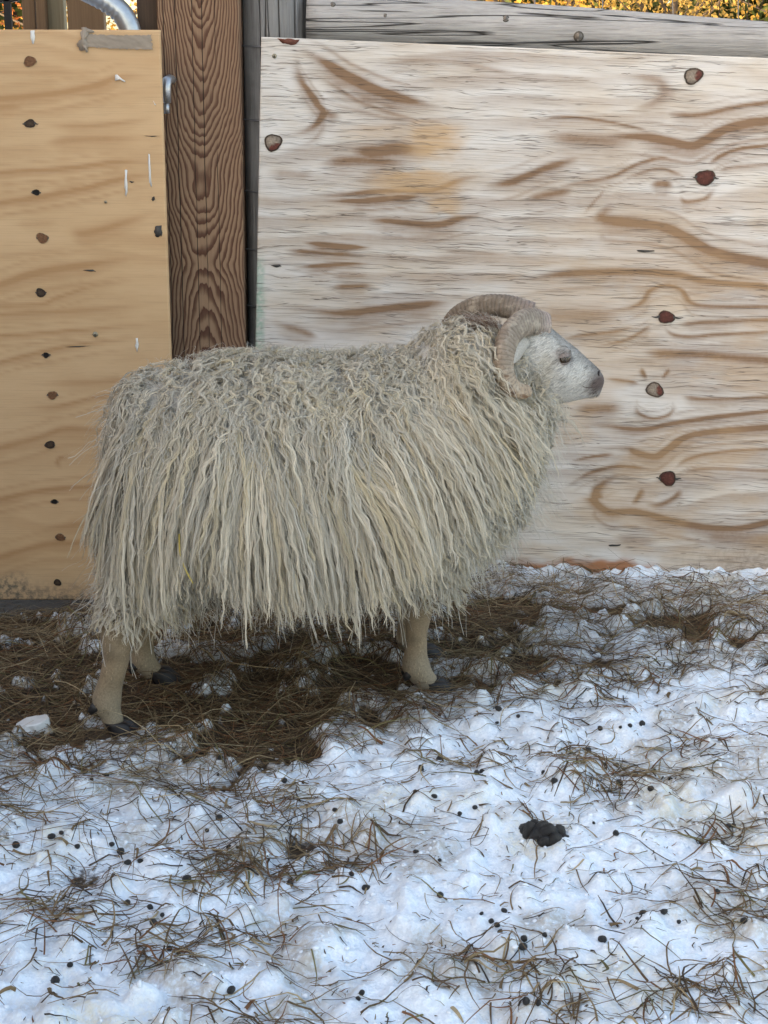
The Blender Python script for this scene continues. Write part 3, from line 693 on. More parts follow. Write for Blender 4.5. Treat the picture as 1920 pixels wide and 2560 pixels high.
# ------------------------------------------------------------------ round post, rail, wires
def log(P, R, seg, mat, name, seed, knots=()):
    n = len(P); a = np.linspace(0, 2 * math.pi, seg, endpoint=False)
    ii, aa = np.meshgrid(np.arange(n), a, indexing='ij')
    m = 1 + .07 * (fbm(np.cos(aa) * 1.5 + 5, np.sin(aa) * 1.5 + ii * .05, 3, seed) - .5) * 2 + .03 * (fbm(aa * 6, ii * .04, 2, seed + 4) - .5) * 2
    V, F = tube(P, R, seg, True, m); return tmesh(name, V, F, mat)
zz = np.linspace(-.15, 2.4, 60)
P = np.c_[-.258 + .006 * np.sin(zz * 2), np.full(60, .105), zz]
round_post = link('round_post', log(P, np.full(60, .080), 36, M_logz, 'round_post', 101), None, 'round grey weathered fence post behind the top corner of the silvery plywood', 'post')
ra, rb = atY(768, 45, .09), atY(1920, 112, .09)
dv = (rb - ra) / (rb[0] - ra[0])
xx = np.linspace(ra[0], ra[0] + 2.6, 80)
P = np.array([ra + dv * (x - ra[0]) + np.array([0, 0, .004 * math.sin(x * 5)]) for x in xx])
rail = link('log_rail', log(P, np.interp(xx, [xx[0], xx[-1]], [.057, .050]), 40, M_rail, 'log_rail', 111), None, 'horizontal grey weathered log rail above the silvery plywood', 'rail')
for i, (x, y, r) in enumerate([(1264, 47, 8), (1446, 91, 11), (963, 40, 5), (832, 12, 6), (803, 82, 6)]):
    rr = ray(x, y); # point on the rail's front
    c = ra + dv * ((atY(x, y, .04))[0] - ra[0]); q = atY(x, y, .04); dz = q[2] - c[2]; R0 = .054
    q = np.array([q[0], c[1] - math.sqrt(max(R0 ** 2 - dz ** 2, 1e-5)) - .001, q[2]]); nrm = unit(q - np.array([q[0], c[1], c[2]]))
    Pk = np.array([q + nrm * s for s in (-.006, .0015, .0025, .0005)]); V, F = tube(Pk, np.array([1.3, 1.15, .8, .3]) * r / 1075, 12)
    link('knot', tmesh('knot', V, F, M_knot, np.r_[np.tile([(.10, .085, .07)], (24, 1)), np.tile([(.30, .27, .24)], (12, 1)), np.tile([(.03, .025, .02)], (len(V) - 36, 1))]), rail)
bevel_box('fence_stake', atY(750, 0, .21)[0], atY(772, 0, .21)[0] + .02, .19, .26, -.1, 2.2, M_dark, label='thin dark stake in the gap between round post and log rail', cat='stake')
# woven wire fence on the far side of the rail and round the post
wf = empty('wire_fence', (0.3, .155, 0), 'thin woven wire fence running behind the log rail and round post', 'fence')
def wire(P, r=.0012, parent=wf, name='wire', mat=M_wire, seg=5):
    P = np.asarray(P, float) - (np.array(parent.location) if parent else 0); V, F = tube(P, r, seg); return link(name, tmesh(name, V, F, mat), parent)
for k, y in enumerate((118, 303, 482, 628, 770)):          # wires bent round the front of the round post
    z = atY(625, y, .03)[2]; ps = []
    for t in np.linspace(-1, 1, 9):
        a = -math.pi / 2 + t * 1.25; ps.append((-.258 + .0865 * math.cos(a), .105 + .0865 * math.sin(a), z - .005 * t))
    ps = [(-.42, .16, z + .006)] + ps + [(-.10, .155, z - .008)]
    wire(catmull(np.array(ps), 30), .0020)
for k in range(9):
    z = 1.31 + .105 * (k - 8) + .02
    x_ = np.linspace(-.1, 2.2, 40); wire(np.c_[x_, np.full(40, .155), z + .006 - .045 * x_ + .004 * np.sin(x_ * 9 + k) + (.05 if k == 8 else 0)], .0013)
for k in range(12):
    x0 = .36 + k * .155 + random.uniform(-.015, .015); z_ = np.linspace(.3, 1.43, 14)
    wire(np.c_[x0 + .006 * np.sin(z_ * 20 + k), np.full(14, .156), z_], .0013)
wire([(atY(741, 0, .03)[0], .022, 1.20), (atY(742, 40, .03)[0], .022, 1.27), (atY(742, 0, .03)[0], .024, 1.5)], .0014)

# ------------------------------------------------------------------ tube gate behind the tan sheet
gate = empty('tube_gate', (-1.1, -.06, 0), 'galvanised tube gate with a bent corner carrying the tan plywood', 'gate')
YG = -.062
tp = [atY(-700, -65, YG), atY(-200, -62, YG), atY(60, -52, YG), atY(170, -40, YG), atY(235, -14, YG), atY(283, 14, YG), atY(312, 45, YG), atY(328, 90, YG), atY(334, 180, YG), atY(340, 500, YG), atY(352, 1100, YG), atY(356, 1440, YG)]
P = catmull(np.array(tp), 200)
s_ = np.r_[0, np.cumsum(np.linalg.norm(np.diff(P, axis=0), axis=1))]
T, N, B = frames(P)
px_ = 960 + FPX * P[:, 0] / ((P[:, 1] + CAMD) * math.cos(PITCH))
aa = np.linspace(0, 2 * math.pi, 24, endpoint=False)
bend = np.exp(-((np.arange(200) - np.argmin(np.abs(P[:, 2] - atY(283, 14, YG)[2]) + 9 * (np.arange(200) > 150))) / 16.0) ** 2)
# wrinkles pressed into the inner side of the bend
inner = np.array([-.7, 0, -.7]); dotn = (np.cos(aa)[None, :, None] * N[:, None] + np.sin(aa)[None, :, None] * B[:, None]) @ inner
mod = 1 + .07 * bend[:, None] * np.clip(dotn, 0, 1) * np.sin(s_[:, None] * 420)
V, F = tube(P - np.array(gate.location), .024, 24, True, mod)
link('frame_tube', tmesh('frame_tube', V, F, M_metal), gate)
for zt in (.95, .62, .30, .06):
    V, F = tube(np.array([(-1.75, YG, zt), (-1.1, YG, zt), (atY(340, 500, YG)[0], YG, zt)]) - np.array(gate.location), .02, 14); link('cross_tube', tmesh('cross_tube', V, F, M_metal), gate)
# hinge: screw hook in the post with the sleeve of the gate
hg = atY(420, 232, -.055); L0 = np.array(gate.location)
V, F = tube(np.array([hg + [.006, .05, .028], hg + [.004, .01, .03], hg + [0, -.008, .026], hg + [-.001, -.012, .012], hg + [-.001, -.012, -.02]]) - L0, [.009, .010, .011, .010, .009], 14); link('hinge_hook', tmesh('hinge_hook', V, F, M_metal), gate)
V, F = tube(np.array([hg + [-.001, -.012, .016], hg + [-.001, -.012, -.022]]) - L0, [.0085, .0085], 14); link('hinge_sleeve', tmesh('hinge_sleeve', V, F, M_bright), gate)
V, F = tube(np.array([hg + [-.002, -.012, -.022], hg + [-.002, -.012, -.045]]) - L0, [.006, .006], 12); link('hinge_bolt', tmesh('hinge_bolt', V, F, M_metal), gate)

# boards of the shed front seen above the tan sheet
for i, (a, b, m, dd, lb) in enumerate([(53, 85, M_board, .62, 'narrow brown upright board next to the black iron latch above the tan plywood'), (88, 112, M_board, .60, 'thin brown upright board between a narrow brown board and the olive grey one'), (116, 158, M_board2, .63, 'olive grey upright board among the brown boards above the tan plywood'), (166, 257, M_board, .58, 'widest brown upright board beside the bend of the gate tube'), (362, 400, M_board, .30, 'dark brown upright board squeezed between the gate tube and square post')]):
    x0, x1 = atY(a, 0, dd)[0], atY(b, 0, dd)[0]
    bevel_box('upright_board', x0, x1, dd, dd + .04, -.1, 2.5, m, b=.003, label=lb, cat='board', group='upright boards behind the gate')
lt = empty('iron_latch', tuple(atY(15, 70, .35) * [1, 1, 0]), 'black iron latch bar standing above the tan plywood beside the upright boards', 'latch')
for nm, (xa, xb, ya, yb) in dict(upright_bar=(9, 27, -900, 400), cross_bar=(-120, 34, -30, 6), catch=(30, 48, -30, 4)).items():
    A, Bq = atY(xa, 0, .35), atY(xb, 0, .35); A[2], Bq[2] = atY(xa, ya, .35)[2], atY(xb, yb, .35)[2]; l = np.array(lt.location)
    bevel_box(nm, A[0] - l[0], Bq[0] - l[0], -.008 if nm != 'catch' else -.012, .008 if nm != 'catch' else .012, min(A[2], Bq[2]) if nm != 'upright_bar' else 0, max(A[2], Bq[2]) if nm != 'upright_bar' else 2.2, M_black, lt, .002)

# ------------------------------------------------------------------ the sheep: skin
def midY(x): return -.855 + .19 * (x + .17)                  # the spine runs slightly towards the wall
HEAD_YAW = math.radians(15)
def atS(px, py):                                             # photo pixel -> point in the animal's middle plane
    Y = -.85
    for _ in range(6): P = atY(px, py, Y); Y = midY(P[0])
    return P
parts = []
# torso: upright elliptical sections (x px, top px, bottom px, half width m)
TS = [(296, 1040, 1270, .050), (312, 992, 1340, .092), (352, 958, 1395, .132), (440, 936, 1425, .168), (560, 915, 1425, .205), (700, 905, 1425, .218), (850, 912, 1425, .218),
      (990, 905, 1425, .205), (1090, 915, 1410, .185), (1175, 950, 1375, .155), (1245, 1010, 1315, .115), (1295, 1075, 1240, .070)]
seg = 40; a = np.linspace(0, 2 * math.pi, seg, endpoint=False); Vt = []
TSP = []
for x, t, b, hw in TS:
    A, B_ = atS(x, t), atS(x, b); TSP.append((A[0], A[2], B_[2], hw))
TSP = np.array(TSP); xi = np.linspace(TSP[0, 0], TSP[-1, 0], 40)
TI = np.c_[xi, [np.interp(xi, TSP[:, 0], TSP[:, k]) for k in (1, 2, 3)][0], np.interp(xi, TSP[:, 0], TSP[:, 2]), np.interp(xi, TSP[:, 0], TSP[:, 3])]
for x, zt, zb, hw in TI:
    cz, hh = (zt + zb) / 2, (zt - zb) / 2
    ca, sa = np.cos(a), np.sin(a)
    Vt.append(np.c_[np.full(seg, x), midY(x) + hw * np.sign(ca) * np.abs(ca) ** .85 * (1 - .12 * np.maximum(sa, 0)), cz + hh * np.sign(sa) * np.abs(sa) ** .9])
n = len(Vt); Vt = np.concatenate(Vt); i = np.arange(n - 1)[:, None] * seg; j = np.arange(seg)[None]; j2 = (j + 1) % seg
Ft = np.stack([i + j, i + j2, i + seg + j2, i + seg + j], -1).reshape(-1, 4)
c0, c1 = len(Vt), len(Vt) + 1; jj = np.arange(seg); jn = (jj + 1) % seg
Ft = np.r_[Ft, np.c_[jn, jj, np.full(seg, c0), np.full(seg, c0)], np.c_[(n - 1) * seg + jj, (n - 1) * seg + jn, np.full(seg, c1), np.full(seg, c1)]]
Vt = np.r_[Vt, [Vt[:seg].mean(0)], [Vt[-seg:].mean(0)]]
parts.append((Vt, Ft))
def limb(pts, n=26, seg=16, squash=1.0):
    """pts: (x,y,z,r)"""
    P = np.array(pts, float); Q = catmull(P[:, :3], n); t = np.linspace(0, len(P) - 1, n)
    r = np.interp(t, np.arange(len(P)), P[:, 3]); return tube(Q, np.c_[r, r * squash], seg)
# neck and throat
neck = [(*atS(1085, 1075), .148), (*atS(1128, 968), .124), (*atS(1170, 922), .100), (*atS(1235, 908), .068), (*atS(1318, 895), .052)]
parts.append(limb(neck, 20, 28, .80))
throat = [(*atS(1165, 1190), .130), (*atS(1232, 1105), .102), (*atS(1298, 1020), .066), (*atS(1345, 960), .044)]
parts.append(limb(throat, 18, 26, .9))
# legs (near side then far side); the x,z come from the photo, the depth from where each hoof stands on the ground
def leg(pts, Ys):
    return limb([(*atY(px, py, Y), r) for (px, py, r), Y in zip(pts, Ys)], 30, 16)
NF, NH, FF, FH = onG(1085, 1718), onG(290, 1822), onG(1070, 1632), onG(395, 1697)
LEGS = [
 (NF, [(1060, 1330, .075), (1055, 1440, .052), (1046, 1515, .030), (1042, 1580, .0205), (1040, 1630, .0220), (1040, 1662, .0285), (1058, 1694, .0220), (1076, 1712, .0215)], [NF[1] + .015, NF[1]] + [NF[1]] * 6),
 (NH, [(410, 1370, .090), (360, 1465, .066), (306, 1550, .044), (296, 1605, .031), (291, 1648, .0230), (277, 1705, .0225), (267, 1752, .0275), (278, 1788, .0190), (286, 1812, .0205)], [NH[1] + .11, NH[1] + .075, NH[1] + .03] + [NH[1]] * 6),
 (FF, [(1050, 1340, .070), (1040, 1440, .048), (1030, 1500, .029), (1022, 1560, .0215), (1018, 1600, .024), (1036, 1616, .021), (1055, 1626, .0205)], [FF[1] - .02, FF[1]] + [FF[1]] * 5),
 (FH, [(430, 1370, .090), (385, 1460, .062), (346, 1530, .042), (352, 1580, .0255), (356, 1625, .0225), (358, 1650, .0255), (376, 1672, .0205), (386, 1684, .020)], [FH[1] - .06, FH[1] - .03] + [FH[1]] * 6)]
for _, pts, Ys in LEGS: parts.append(leg(pts, Ys))
# head in its own frame: x forward (photo x divided by cos(yaw)), then turned towards the wall about the poll
PV = atS(1300, 880); PV[1] = midY(PV[0])
def hp(px, py, lat=0.0):
    """photo pixel on the head's middle plane (+ lateral offset, negative = towards the camera) -> world"""
    P = PV.copy()
    for _ in range(5):
        Q = atY(px, py, P[1] if _ else PV[1]); f_ = (Q[0] - PV[0]) / math.cos(HEAD_YAW); P = np.array([Q[0], PV[1] + f_ * math.sin(HEAD_YAW), Q[2]])
    return P + lat * np.array([-math.sin(HEAD_YAW), math.cos(HEAD_YAW), 0])
LATV = np.array([-math.sin(HEAD_YAW), math.cos(HEAD_YAW), 0]); FWDV = np.array([math.cos(HEAD_YAW), math.sin(HEAD_YAW), 0])
HS = [((1262, 820), (1300, 990), .050), ((1305, 792), (1335, 1006), .061), ((1345, 797), (1362, 1012), .0625), ((1378, 820), (1392, 1010), .0590), ((1408, 845), (1420, 1005), .0500), ((1436, 867), (1446, 999), .0415),
      ((1461, 889), (1466, 995), .0345), ((1482, 908), (1481, 991), .0295), ((1496, 922), (1492, 983), .0255), ((1504, 936), (1499, 972), .019), ((1507, 945), (1502, 962), .009)]
Hc, Hh_, Hd, Hw = [], [], [], []
for tp_, bp, hw in HS:
    A, B_ = hp(*tp_), hp(*bp); Hc.append((A + B_) / 2); Hd.append((A - B_) / 2); Hw.append(hw)
nI = 44; tI = np.linspace(0, len(HS) - 1, nI); Hc = catmull(np.array(Hc), nI); Hd = catmull(np.array(Hd), nI); Hw = np.interp(tI, np.arange(len(HS)), Hw)
seg = 32; a = np.linspace(0, 2 * math.pi, seg, endpoint=False); ca, sa = np.cos(a), np.sin(a); Vh = []
for k in range(nI):
    u = k / (nI - 1)
    # narrower below on the muzzle, flat cheeks
    wmod = np.where(sa < 0, 1 - .30 * (-sa) ** 1.5, 1 - .10 * sa ** 2)
    Vh.append(Hc[k] + np.outer(np.sign(sa) * np.abs(sa) ** .92, Hd[k]) + np.outer(np.sign(ca) * np.abs(ca) ** .88 * wmod * Hw[k], LATV))
n = nI; Vh = np.concatenate(Vh); i = np.arange(n - 1)[:, None] * seg; j = np.arange(seg)[None]; j2 = (j + 1) % seg
Fh = np.stack([i + j, i + j2, i + seg + j2, i + seg + j], -1).reshape(-1, 4); c0, c1 = len(Vh), len(Vh) + 1; jj = np.arange(seg); jn = (jj + 1) % seg
Fh = np.r_[Fh, np.c_[jn, jj, np.full(seg, c0), np.full(seg, c0)], np.c_[(n - 1) * seg + jj, (n - 1) * seg + jn, np.full(seg, c1), np.full(seg, c1)]]
Vh = np.r_[Vh, [Vh[:seg].mean(0)], [Vh[-seg:].mean(0)]]
parts.append((Vh, Fh))
def blob(c, r, ax=None, seg=16):
    """ellipsoid, axes: forward / lateral / up of the head"""
    th = np.linspace(0, math.pi, seg); P = []
    V = []
    for t in th:
        for ph in np.linspace(0, 2 * math.pi, seg, endpoint=False):
            V.append(c + FWDV * r[0] * math.sin(t) * math.cos(ph) + LATV * r[1] * math.sin(t) * math.sin(ph) + np.array([0, 0, r[2] * math.cos(t)]))
    i = np.arange(seg - 1)[:, None] * seg; j = np.arange(seg)[None]; j2 = (j + 1) % seg
    return np.array(V), np.stack([i + j, i + seg + j, i + seg + j2, i + j2], -1).reshape(-1, 4)
EYE = [hp(1383, 886, s * .0515) for s in (-1, 1)]
for s, e in zip((-1, 1), EYE):
    parts.append(blob(e + FWDV * -.002 + np.array([0, 0, .013]) - LATV * s * .006, (.022, .014, .010)))     # brow
    parts.append(blob(e + FWDV * -.002 + np.array([0, 0, -.016]) - LATV * s * .007, (.022, .013, .009)))    # cheekbone
    parts.append(blob(hp(1484, 948, s * .016), (.016, .014, .015)))                                       # nostril wing
    parts.append(blob(hp(1474, 975, s * .012), (.020, .016, .010)))                                       # lip
    parts.append(blob(hp(1330, 822, s * .026), (.022, .022, .016)))                                       # horn base
V, F = join(parts)
me = tmesh('sheep', V, F, M_skin)
tmp = link('tmp', me)
md = tmp.modifiers.new('r', 'REMESH'); md.mode = 'VOXEL'; md.voxel_size = .0050
ms = tmp.modifiers.new('s', 'SMOOTH'); ms.factor = .5; ms.iterations = 5
dg = bpy.context.evaluated_depsgraph_get(); dg.update()
sk = bpy.data.meshes.new_from_object(tmp.evaluated_get(dg))
bpy.data.objects.remove(tmp)
sk.name = 'sheep'
nv = len(sk.vertices); SV = np.zeros(nv * 3, np.float32); sk.vertices.foreach_get('co', SV); SV = SV.reshape(-1, 3).astype(float)
def to_px(P):
    d = P - CAMP; fwd = d[:, 1] * math.cos(PITCH) - d[:, 2] * math.sin(PITCH); up = d[:, 1] * math.sin(PITCH) + d[:, 2] * math.cos(PITCH)
    return 960 + FPX * d[:, 0] / fwd, 1280 - FPX * up / fwd
def lerp3(c, d, f): f = np.clip(f, 0, 1)[:, None]; return c * (1 - f) + np.array(d) * f
# head coordinates for colouring: forward distance and height relative to the line of the face
HX = (SV - PV) @ FWDV; HL = (SV - PV) @ LATV
def coat(P):
    """own colour of the short coat at points P"""
    hx = (P - PV) @ FWDV; hl = np.abs((P - PV) @ LATV); z = P[:, 2]
    n = fbm(P[:, 0] * 40, P[:, 2] * 40 + P[:, 1] * 30, 3, 121)
    c = np.tile(np.array([.57, .55, .51]), (len(P), 1)) * (.88 + .24 * n[:, None])
    on_head = (hx > .02) & (z > .5)
    bx, bz = (hp(1378, 820) - PV) @ FWDV, hp(1378, 820)[2]; ex, ez = (hp(1500, 925) - PV) @ FWDV, hp(1500, 925)[2]
    topz = bz + (hx - bx) * (ez - bz) / (ex - bx)
    bridge = np.exp(-((topz - z) / .022) ** 2) * on_head
    c = lerp3(c, (.20, .195, .185), bridge * .75)
    q = hp(1490, 952); muz = np.exp(-(((hx - (q - PV) @ FWDV) / .034) ** 2 + ((z - q[2]) / .024) ** 2) * 1.1) * on_head
    c = lerp3(c, (.12, .09, .082), muz * 1.25)
    q = hp(1475, 992); chin = np.exp(-(((hx - (q - PV) @ FWDV) / .03) ** 2 + ((z - q[2]) / .010) ** 2)) * on_head
    c = lerp3(c, (.56, .55, .525), chin)
    for px, py, rx, rz, col, k in ((1383, 884, .019, .011, (.12, .095, .09), 1.0), (1380, 868, .020, .006, (.24, .20, .185), .8), (1405, 892, .006, .013, (.13, .115, .11), .9), (1383, 904, .022, .010, (.57, .555, .53), .7), (1330, 905, .03, .03, (.42, .37, .29), .6)):
        q = hp(px, py); g = np.exp(-(((hx - (q - PV) @ FWDV) / rx) ** 2 + ((z - q[2]) / rz) ** 2) ** 1.5) * on_head * sstep(.025, .04, hl)
        c = lerp3(c, col, g * k)
    lowleg = sstep(.32, .20, z) * ~on_head
    lc = np.array([.28, .215, .14]) * (.75 + .5 * n[:, None])
    c = c * (1 - lowleg[:, None]) + lc * lowleg[:, None]
    foot = sstep(.10, .04, z) * .55
    c = lerp3(c, (.36, .31, .23), foot)
    return c
set_col(sk, coat(SV)); sk.materials.clear(); sk.materials.append(M_skin)
sk.polygons.foreach_set('use_smooth', np.ones(len(sk.polygons), bool))
sheep = link('sheep', sk, None, 'cream ram with long shaggy fleece and curled horns standing on the hay and snow', 'sheep')
# surface samples
nf = len(sk.polygons); sk.calc_loop_triangles(); nt_ = len(sk.loop_triangles)
TR = np.zeros(nt_ * 3, np.int32); sk.loop_triangles.foreach_get('vertices', TR); TR = TR.reshape(-1, 3)
bvh = BVHTree.FromPolygons([tuple(v) for v in SV], [tuple(int(q) for q in t) for t in TR])
tc_ = SV[TR].mean(1); tn = np.cross(SV[TR[:, 1]] - SV[TR[:, 0]], SV[TR[:, 2]] - SV[TR[:, 0]]); ta = np.linalg.norm(tn, axis=1) / 2; tn = unit(tn)
tpx, tpy = to_px(tc_)
thx = (tc_ - PV) @ FWDV
# where wool grows: everything above the legs, behind the cheek line
hz_line = np.interp(tpx, [1230, 1290, 1325, 1360, 1395, 1420], [760, 835, 900, 965, 1003, 1030])   # wool below/behind this line
is_head = (tpx > 1290) & (tpy < hz_line) & (tc_[:, 2] > .45)
is_leg = tc_[:, 2] < .205
wool_ok = ~is_head & ~is_leg & (ta > 1e-9)
wool_ok &= ~((tpx > 1225) & (tpy < 865))

def sample(mask, count, weight=None):
    w = ta * mask * (1 if weight is None else weight); cdf = np.cumsum(w); cdf /= cdf[-1]
    k = np.searchsorted(cdf, rng.random(count)); r1 = np.sqrt(rng.random(count))[:, None]; r2 = rng.random(count)[:, None]
    T = SV[TR[k]]; return T[:, 0] * (1 - r1) + T[:, 1] * r1 * (1 - r2) + T[:, 2] * r1 * r2, tn[k], k

# ------------------------------------------------------------------ fleece
near = (tn[:, 1] < .25).astype(float); 
wgt = np.where(tn[:, 1] < .3, 1.0, .40) * np.where(tn[:, 2] < -.75, .35, 1.0)
NL, K = 4500, 15
RP, RN, RK = sample(wool_ok, NL, wgt)
rpx, rpy = to_px(RP)
back = sstep(.45, .85, RN[:, 2]); back = np.maximum(back, .9 * sstep(1000, 930, rpy))
neckw = sstep(1150, 1290, rpx)                                                                # towards the throat ruff
lowz = np.clip((RP[:, 2] - .12) / .5, 0, 1)
length = (.25 + .07 * rng.random(NL)) * (1 - .64 * back)
length *= np.interp(rpx, [270, 330, 450, 1150, 1250, 1330, 1400], [.70, .85, 1.0, 1.0, .75, .45, .32])
length *= 1 - .62 * sstep(1165, 1215, rpx) * sstep(960, 890, rpy)
length *= np.where(rng.random(NL) < .06, 1.22, 1) * np.where(rng.random(NL) < .2, .75, 1)
# combing direction along the body: back on the rump, forward on the shoulder
flowx = np.interp(rpx, [260, 330, 450, 600, 800, 950, 1080, 1200, 1320], [.34, .22, .05, .06, .12, .22, .42, .55, .40])
flowx = flowx + rng.normal(0, .08, NL) + back * rng.normal(0, .40, NL) + 1.15 * (fbm(RP[:, 0] * 15, RP[:, 2] * 10 + RP[:, 1] * 5, 2, 161) - .5)
flowx = flowx - .22 * sstep(.30, .16, RP[:, 2]) * sstep(560, 420, rpx)
flowy = back * (np.where(RP[:, 1] < midY(RP[:, 0]) + .06, -.55, .5) + rng.normal(0, .30, NL))
lay = np.clip(.55 * rng.random(NL) + .9 * (fbm(RP[:, 0] * 16, RP[:, 2] * 13 + RP[:, 1] * 5, 2, 165) - .28), 0, 1)
G = np.zeros((NL, K, 3)); GN = np.zeros((NL, K, 3))
p = RP - RN * .004; d = unit(RN * .75 + np.c_[flowx * .6, flowy, -.5 * np.ones(NL)])
G[:, 0] = p; GN[:, 0] = RN
for k in range(1, K):
    t = k / (K - 1)
    g = np.c_[flowx * (1 - .75 * t), flowy * (1 - t), -np.ones(NL) * (.55 + .6 * t)]
    d = unit(.55 * d + .45 * unit(g) + .22 * GN[:, k - 1] * (1 - t) * (.3 + lay[:, None]))
    p = p + d * (length / (K - 1))[:, None]
    off = .005 + (.010 + .026 * lay) * (1 - .6 * sstep(1165, 1215, rpx) * sstep(980, 900, rpy)) * min(1, t * 2.2) * (1 - .25 * back)
    for q in range(NL):
        loc, nr, idx, dist = bvh.find_nearest(p[q])
        v = p[q] - np.array(loc); nrm = np.array(nr); sd = v @ nrm
        inside = sd < 0
        if inside or dist < off[q]:
            p[q] = np.array(loc) + nrm * off[q]; GN[q, k] = nrm
        else: GN[q, k] = v / (dist + 1e-9)
    G[:, k] = p
# cut the locks at the hem of the fleece, unevenly
HEM = np.array([atY(a_, b_, -1.05)[[0, 2]] for a_, b_ in [(200, 1385), (235, 1425), (262, 1480), (300, 1520), (380, 1528), (425, 1505), (475, 1400), (530, 1415), (640, 1478), (760, 1498), (850, 1508), (930, 1500), (1000, 1460), (1080, 1405), (1160, 1352), (1230, 1300), (1300, 1250), (1350, 1230), (1400, 1120)]])
hemz = np.interp(G[..., 0], HEM[:, 0], HEM[:, 1]) + (rng.normal(.010, .022, NL) - .05 * (rng.random(NL) < .07))[:, None]
below = G[..., 2] < hemz; ke = np.where(below.any(1), np.maximum(below.argmax(1), 3), K - 1)
tcut = ke[:, None] * np.linspace(0, 1, K)[None]; i0 = np.minimum(tcut.astype(int), K - 2); ff = (tcut - i0)[..., None]
tk = lambda A, i_: np.take_along_axis(A, i_[..., None].repeat(3, 2), 1)
G = tk(G, i0) * (1 - ff) + tk(G, i0 + 1) * ff; GN = tk(GN, i0) * (1 - ff) + tk(GN, i0 + 1) * ff
length = length * ke / (K - 1)
# smooth the guides once
G[:, 1:-1] = .25 * G[:, :-2] + .5 * G[:, 1:-1] + .25 * G[:, 2:]
T = unit(np.gradient(G, axis=1)); Bv = unit(np.cross(T, GN)); Nv = np.cross(Bv, T)
tt = np.linspace(0, 1, K)[None]
arc = tt * length[:, None]
# crimp: tight curls on the back and neck, long lazy waves on the flank
wl = np.where(back > .5, .028, .037) * rng.uniform(.75, 1.3, NL) * (1 - .25 * neckw)
amp = (.0050 + .0036 * back + .0016 * neckw) * rng.uniform(.5, 1.35, NL)
ph = rng.random(NL) * 6.283
# finer sampling for curls
K2 = 24
def resample(A, K2):
    n, k, c = A.shape; t = np.linspace(0, k - 1 - 1e-6, K2); i = t.astype(int); f = (t - i)[None, :, None]; return A[:, i] * (1 - f) + A[:, i + 1] * f
G2, N2, B2, T2 = (resample(A, K2) for A in (G, Nv, Bv, T)); N2 = unit(N2); B2 = unit(B2)
t2 = np.linspace(0, 1, K2)[None]; arc2 = t2 * length[:, None]
env = np.clip(t2 * 4, 0, 1)
pw = 1.6 * np.sin(t2 * rng.uniform(2, 6, (NL, 1)) + ph[:, None] * 2.3); env = env * (.45 + .9 * np.abs(np.sin(t2 * rng.uniform(1.5, 5, (NL, 1)) + ph[:, None])))
w1 = np.sin(arc2 / wl[:, None] * 6.283 + ph[:, None] + pw); w2 = np.cos(arc2 / wl[:, None] * 6.283 * .93 + ph[:, None] * 1.7 + pw)
Gc = G2 + (amp[:, None] * env * w1)[..., None] * B2 + (amp[:, None] * env * w2 * (.32 + .15 * back[:, None]))[..., None] * N2
hue = rng.random(NL); lsize = np.exp(rng.normal(0, .45, NL))                                  # fat and thin locks
tint = np.where(hue[:, None] < .55, np.array([[.635, .575, .465]]), np.where(hue[:, None] < .85, np.array([[.585, .545, .465]]), np.array([[.61, .53, .38]])))
tint = tint * rng.uniform(.80, 1.12, (NL, 1))
tint = tint * (1 - .10 * sstep(1250, 1350, rpx))[:, None]
yel = sstep(.34, .16, RP[:, 2])
def strands(per, rad, width, K3, jit, sel=None, curlvar=.25, thin=.35):
    idx = np.repeat(np.arange(NL) if sel is None else sel, per); m = len(idx)
    Q = resample(Gc, K3)[idx]; Nq = resample(N2, K3)[idx]; Bq = resample(B2, K3)[idx]; t = np.linspace(0, 1, K3)[None]
    rr = np.sqrt(rng.random(m)) * rad * rng.uniform(.6, 1.2, m) * lsize[idx]; an = rng.random(m) * 6.283
    prof = np.clip(.55 + t * 2.2, 0, 1) * (1 - .86 * sstep(.12, .85, t))
    o1 = (rr * np.cos(an))[:, None] * prof; o2 = (rr * np.sin(an))[:, None] * prof * .8
    # every strand wanders a little by itself
    f1 = rng.uniform(2, 6, m)[:, None]; p1 = rng.random(m)[:, None] * 6.28
    wan = jit * np.sin(t * f1 * 3 + p1) * t; wan2 = jit * np.cos(t * f1 * 2.6 + p1 * 1.3) * t
    P = Q + (o1 + wan)[..., None] * Bq + (o2 + wan2 * .7)[..., None] * Nq
    cut = rng.uniform(.80, 1.0, m)                                                       # uneven ends
    Tt = np.clip(t * cut[:, None], 0, 1); ii = Tt * (K3 - 1); i0 = np.minimum(ii.astype(int), K3 - 2); ff = (ii - i0)[..., None]
    P = np.take_along_axis(P, i0[..., None].repeat(3, 2), 1) * (1 - ff) + np.take_along_axis(P, (i0 + 1)[..., None].repeat(3, 2), 1) * ff
    tw = rng.normal(0, .5, m)[:, None, None]
    S = unit(Bq + Nq * tw); U = unit(Nq - Bq * tw)
    W = width * rng.uniform(.7, 1.3, m)[:, None] * (1 - (1 - thin) * t ** 2)
    W = W * (1 - .35 * back[idx])[:, None]
    col = tint[idx][:, None] * (1 + rng.normal(0, .07, m))[:, None, None] * np.ones((1, K3, 1))
    tipc = np.array([.60, .535, .415]); f = (t ** 1.5 * (.25 + .5 * yel[idx][:, None]))[..., None]
    col = col * (1 - f) + tipc * f
    return P, W, S, U, col
nearsel = np.where((RN[:, 1] < .35))[0]
P1, W1, S1, U1, C1 = strands(5, .0078, .00100, 14, .0019)
V1, F1 = ribbons(P1, W1, S1); c1 = np.repeat(C1.reshape(-1, 3), 2, 0)
P2, W2, S2, U2, C2 = strands(2, .0036, .0013, 14, .0010, nearsel)                           # the cords that catch the light
